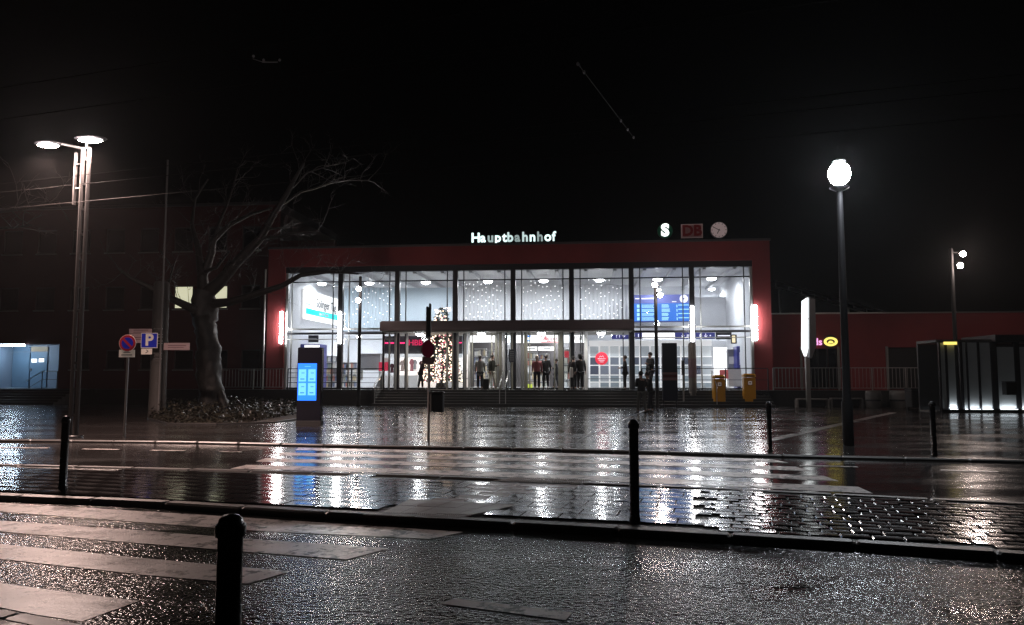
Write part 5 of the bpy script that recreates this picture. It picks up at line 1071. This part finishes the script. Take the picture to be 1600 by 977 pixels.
# ------------------------------------------------------------------ people
def skin(name, V, E, R, m, parent, sub=1):
    me = bpy.data.meshes.new(name); me.from_pydata([Vector(v) for v in V], E, []); o = bpy.data.objects.new(name, me); C.objects.link(o)
    md = o.modifiers.new('skin', 'SKIN'); md.use_smooth_shade = True
    if sub: ms = o.modifiers.new('sub', 'SUBSURF'); ms.levels = sub; ms.render_levels = sub
    lay = me.skin_vertices[0].data
    for i, r in enumerate(R): lay[i].radius = (r, r) if not hasattr(r, '__len__') else r
    lay[0].use_root = True
    dg = bpy.context.evaluated_depsgraph_get(); m2 = bpy.data.meshes.new_from_object(o.evaluated_get(dg)); bpy.data.objects.remove(o)
    m2.name = name; m2.materials.clear(); m2.materials.append(m)
    return part(name, m2, parent)
skinm = mat('skin', (.42, .26, .2), .5)
def person(lab, foot, rz, h=1.72, coat=(.03, .03, .035), trous=(.02, .02, .025), hair=(.04, .03, .025), coat_len=.8, stride=.0, lean=0.0, arms='down', hood=False, bag=None, shoes=(.05, .05, .05), hat=None, headturn=0):
    s = h / 1.72; t = thing('person', lab, 'person', foot, rz)
    def j(x, y, z): f = max(0, z - .9); return (x * s, (y - lean * f) * s, z * s)
    fl, fr = stride, -stride
    V = [j(0, 0, .95), j(0, 0, 1.12), j(0, -.005, 1.33), j(0, 0, 1.46), j(0, -.01, 1.53), j(0, -.02, 1.62), j(0, -.01, 1.69)]
    R = [(.14, .1), (.13, .095), (.16, .11), .055, .06, (.078, .095), (.07, .08)]; E = [(0, 1), (1, 2), (2, 3), (3, 4), (4, 5), (5, 6)]
    def chain(root, pts, rad):
        i = root
        for p, r in zip(pts, rad): V.append(j(*p)); R.append(r); E.append((i, len(V) - 1)); i = len(V) - 1
        return i
    A = {}
    for sd in (-1, 1):
        st_ = fl if sd > 0 else fr
        chain(0, [(sd * .09, 0, .88), (sd * .1, -.03 - st_ * .6, .5), (sd * .1, -st_, .09), (sd * .11, -st_ - .14, .035)], [.09, .06, .042, .035])
        if arms == 'down': ap = [(sd * .19, 0, 1.41), (sd * .235, .03, 1.13), (sd * .25, -.05, .9)]
        elif arms == 'front': ap = [(sd * .19, 0, 1.41), (sd * .24, .0, 1.14), (sd * .12, -.22, 1.12)]
        else: ap = [(sd * .19, 0, 1.41), (sd * .25, .02, 1.13), (sd * .25, -.05, .9)] if sd < 0 else [(sd * .19, 0, 1.41), (sd * .24, -.02, 1.14), (sd * .15, -.24, 1.2)]
        A[sd] = ap; wv = Vector(ap[2]) - Vector(ap[1]); wv.normalize(); w3 = Vector(ap[2])
        palm = w3 + wv * .07; ip = chain(2, ap + [tuple(palm)], [.055, .042, .028, (.036, .02)])
        perp = wv.cross(Vector((1, 0, 0))); perp = perp.normalized() if perp.length > .1 else Vector((0, -1, 0))
        for q, ln in ((-.03, .06), (-.01, .075), (.01, .07), (.03, .055)):
            b1 = palm + perp * q + wv * .03; b2_ = b1 + wv * ln * .6; b3 = b1 + wv * ln + Vector((-sd * .015, 0, 0)); chain(ip, [tuple(b1), tuple(b2_), tuple(b3)], [.009, .008, .007])
        tb = w3 + wv * .03 + perp * -.035; chain(ip - 0, [tuple(tb), tuple(tb + wv * .05 + perp * -.02)], [.01, .009])
    R = [tuple(q * s for q in r) if hasattr(r, '__len__') else r * s for r in R]
    body = skin('body', V, E, R, skinm, t)
    # clothes
    cm = mat('coat_%02d%02d%02d' % tuple(int(c * 99) for c in coat), coat, .8, bump=.3, bscale=30); tm = mat('trousers_%02d%02d%02d' % tuple(int(c * 99) for c in trous), trous, .85, bump=.2, bscale=30)
    V = [j(0, 0, coat_len), j(0, 0, 1.05), j(0, 0, 1.3), j(0, 0, 1.44)]; R = [(.2 * s, .15 * s), (.175 * s, .135 * s), (.17 * s, .135 * s), .08 * s]; E = [(0, 1), (1, 2), (2, 3)]
    for sd in (-1, 1):
        i = 2
        for p, r in zip(A[sd], (.072, .055, .042)): V.append(j(*p)); R.append(r * s); E.append((i, len(V) - 1)); i = len(V) - 1
    skin('coat', V, E, R, cm, t)
    V = [j(0, 0, .93)]; R = [(.15 * s, .11 * s)]; E = []
    for sd in (-1, 1):
        st_ = fl if sd > 0 else fr; i = 0
        for p, r in (((sd * .09, 0, .85), .105), ((sd * .1, -.03 - st_ * .6, .5), .078), ((sd * .1, -st_, .12), .062)): V.append(j(*p)); R.append(r * s); E.append((i, len(V) - 1)); i = len(V) - 1
        MB().ell((sd * .11 * s, (-st_ - .07) * s, .045 * s), (.05 * s, .14 * s, .055 * s), 10, 7).build('shoe', mat('shoe_%02d' % int(shoes[0] * 99), shoes, .4), t)
    skin('trousers', V, E, R, tm, t)
    hm = mat('hair_%02d' % int(hair[0] * 99), hair, .6, bump=.4, bscale=60); hc = j(0, .012, 1.645)
    if hood: MB().ell(hc, (.125 * s, .135 * s, .15 * s), 14, 10).build('hood', cm, t)
    else: MB().ell((hc[0], hc[1] + .012, hc[2] + .015), (.094 * s, .108 * s, .105 * s), 14, 10).build('hair', hm if not hat else mat('hat_%02d' % int(hat[0] * 99), hat, .8), t)
    fc = j(0, -.1, 1.6); MB().tube([(fc[0], fc[1] - .012, fc[2] + .03), (fc[0], fc[1] - .03, fc[2] - .01)], [.008, .014], 6).build('nose', skinm, t)
    for sd in (-1, 1):
        MB().ell((sd * .033 * s, fc[1] + .004, fc[2] + .035), (.012, .006, .007), 8, 5).build('eye', blackm, t); ec = j(sd * .088, .0, 1.6); MB().ell(ec, (.012, .022, .034), 8, 6).build('ear', skinm, t)
    MB().box(fc[0] - .022, fc[0] + .022, fc[1] - .006, fc[1], fc[2] - .045, fc[2] - .036).build('mouth', mat('lips', (.35, .12, .1), .5), t)
    return t
def foot(px, yl, z=FZ): x = FX(px, yl); return HW(x, yl, z)
def bagm(nm, lab, px, yl, z, sz, col, dx=.0):
    t = thing(nm, lab, 'bag', foot(px, yl, z)); w_, d_, h_ = sz
    MB().rbox(-w_ / 2, w_ / 2, -d_ / 2, d_ / 2, 0, h_, .03).build('body', mat('bag_%02d' % int(col[0] * 99), col, .7), t); MB().tube([(-w_ * .3, 0, h_), (-w_ * .25, 0, h_ + .1), (w_ * .25, 0, h_ + .1), (w_ * .3, 0, h_)], .012, 6).build('strap', rubber, t); return t
person('person in dark red-black coat bowed over a phone left of the Christmas tree', foot(657, -1.95), radians(100), 1.66, (.035, .012, .015), lean=.28, arms='front', stride=.12, coat_len=.72)
person('man in a long grey coat seen from behind in the left doorway', foot(750, -1.7), pi, 1.72, (.24, .24, .23), (.02, .02, .025), coat_len=.66, hair=(.12, .11, .1), arms='down', stride=.07, lean=.04)
person('person in dark jacket and cream trousers stepping into the left doorway', foot(768, -1.2), radians(60), 1.76, (.03, .03, .022), (.6, .58, .5), stride=.16, lean=.08, arms='one', shoes=(.7, .7, .68))
person('blond person in a reddish coat seen from behind in the right doorway', foot(839, -1.75), pi, 1.70, (.3, .09, .1), (.015, .015, .02), hair=(.5, .42, .36), coat_len=.85)
person('tall person in black standing right of the reddish coat in the right doorway', foot(853, -1.3), radians(200), 1.74, (.012, .012, .014), coat_len=.7, stride=.05)
person('person in black deep in the concourse pointing left behind the right door', foot(869, 2.0), radians(-90), 1.62, (.02, .02, .022), arms="one", stride=.15)
person('person in black with a white bag at the right edge of the right doorway', foot(896, -1.6), radians(170), 1.66, (.03, .02, .025), coat_len=.6, stride=.06)
person('hooded person in black with a pale collar right of the doors', foot(907, -1.8), radians(185), 1.74, (.012, .012, .013), hood=True, shoes=(.5, .5, .5), stride=.04)
person('person in black in profile beside the dark post right of the red sticker', foot(977, -1.85), radians(-95), 1.68, (.012, .012, .014), arms='front', lean=.03)
person('capped person in black before the departure board pole', foot(1017, -1.5), radians(-60), 1.84, (.014, .014, .016), arms='one', stride=.1, lean=.05, hat=(.02, .02, .02))
person('person in dark jacket and pale grey trousers walking on the plaza', G(1003, 646), radians(200), 1.62, (.014, .014, .015), (.14, .14, .13), stride=.13, lean=.1, arms='front', hat=(.02, .02, .02))
person('person all in black bending forward on the plaza beside the walker', G(1017, 644), radians(-70), 1.58, (.012, .012, .013), stride=.16, lean=.25, arms='front')
bagm('white_bag', 'white shoulder bag held by the black clad person at the right doorway', 893, -1.9, FZ + .62, (.16, .12, .5), (.7, .7, .7))
bagm('travel_bag', 'black bag standing between the two people in the left doorway', 759, -1.5, FZ, (.34, .25, .55), (.015, .015, .015))
bagm('pale_scarf', 'pale collar roll on the hooded person right of the doors', 906.5, -1.66, FZ + 1.22, (.3, .1, .12), (.5, .5, .5))
# ------------------------------------------------------------------ haze
if HAZE:
    hz = MB().box(-75, 75, -20, 80, -1.2, 13.5).build('haze', mat('unused', (0, 0, 0))); hz['kind'] = 'stuff'
    hm_ = bpy.data.materials.new('night_mist'); hm_.use_nodes = True; hm_.node_tree.nodes.clear(); n = hm_.node_tree.nodes
    v = n.new('ShaderNodeVolumePrincipled'); v.inputs['Color'].default_value = (.9, .92, .95, 1); v.inputs['Density'].default_value = HAZE; v.inputs['Anisotropy'].default_value = .72
    o_ = n.new('ShaderNodeOutputMaterial'); hm_.node_tree.links.new(v.outputs[0], o_.inputs['Volume']); hz.data.materials.clear(); hz.data.materials.append(hm_)
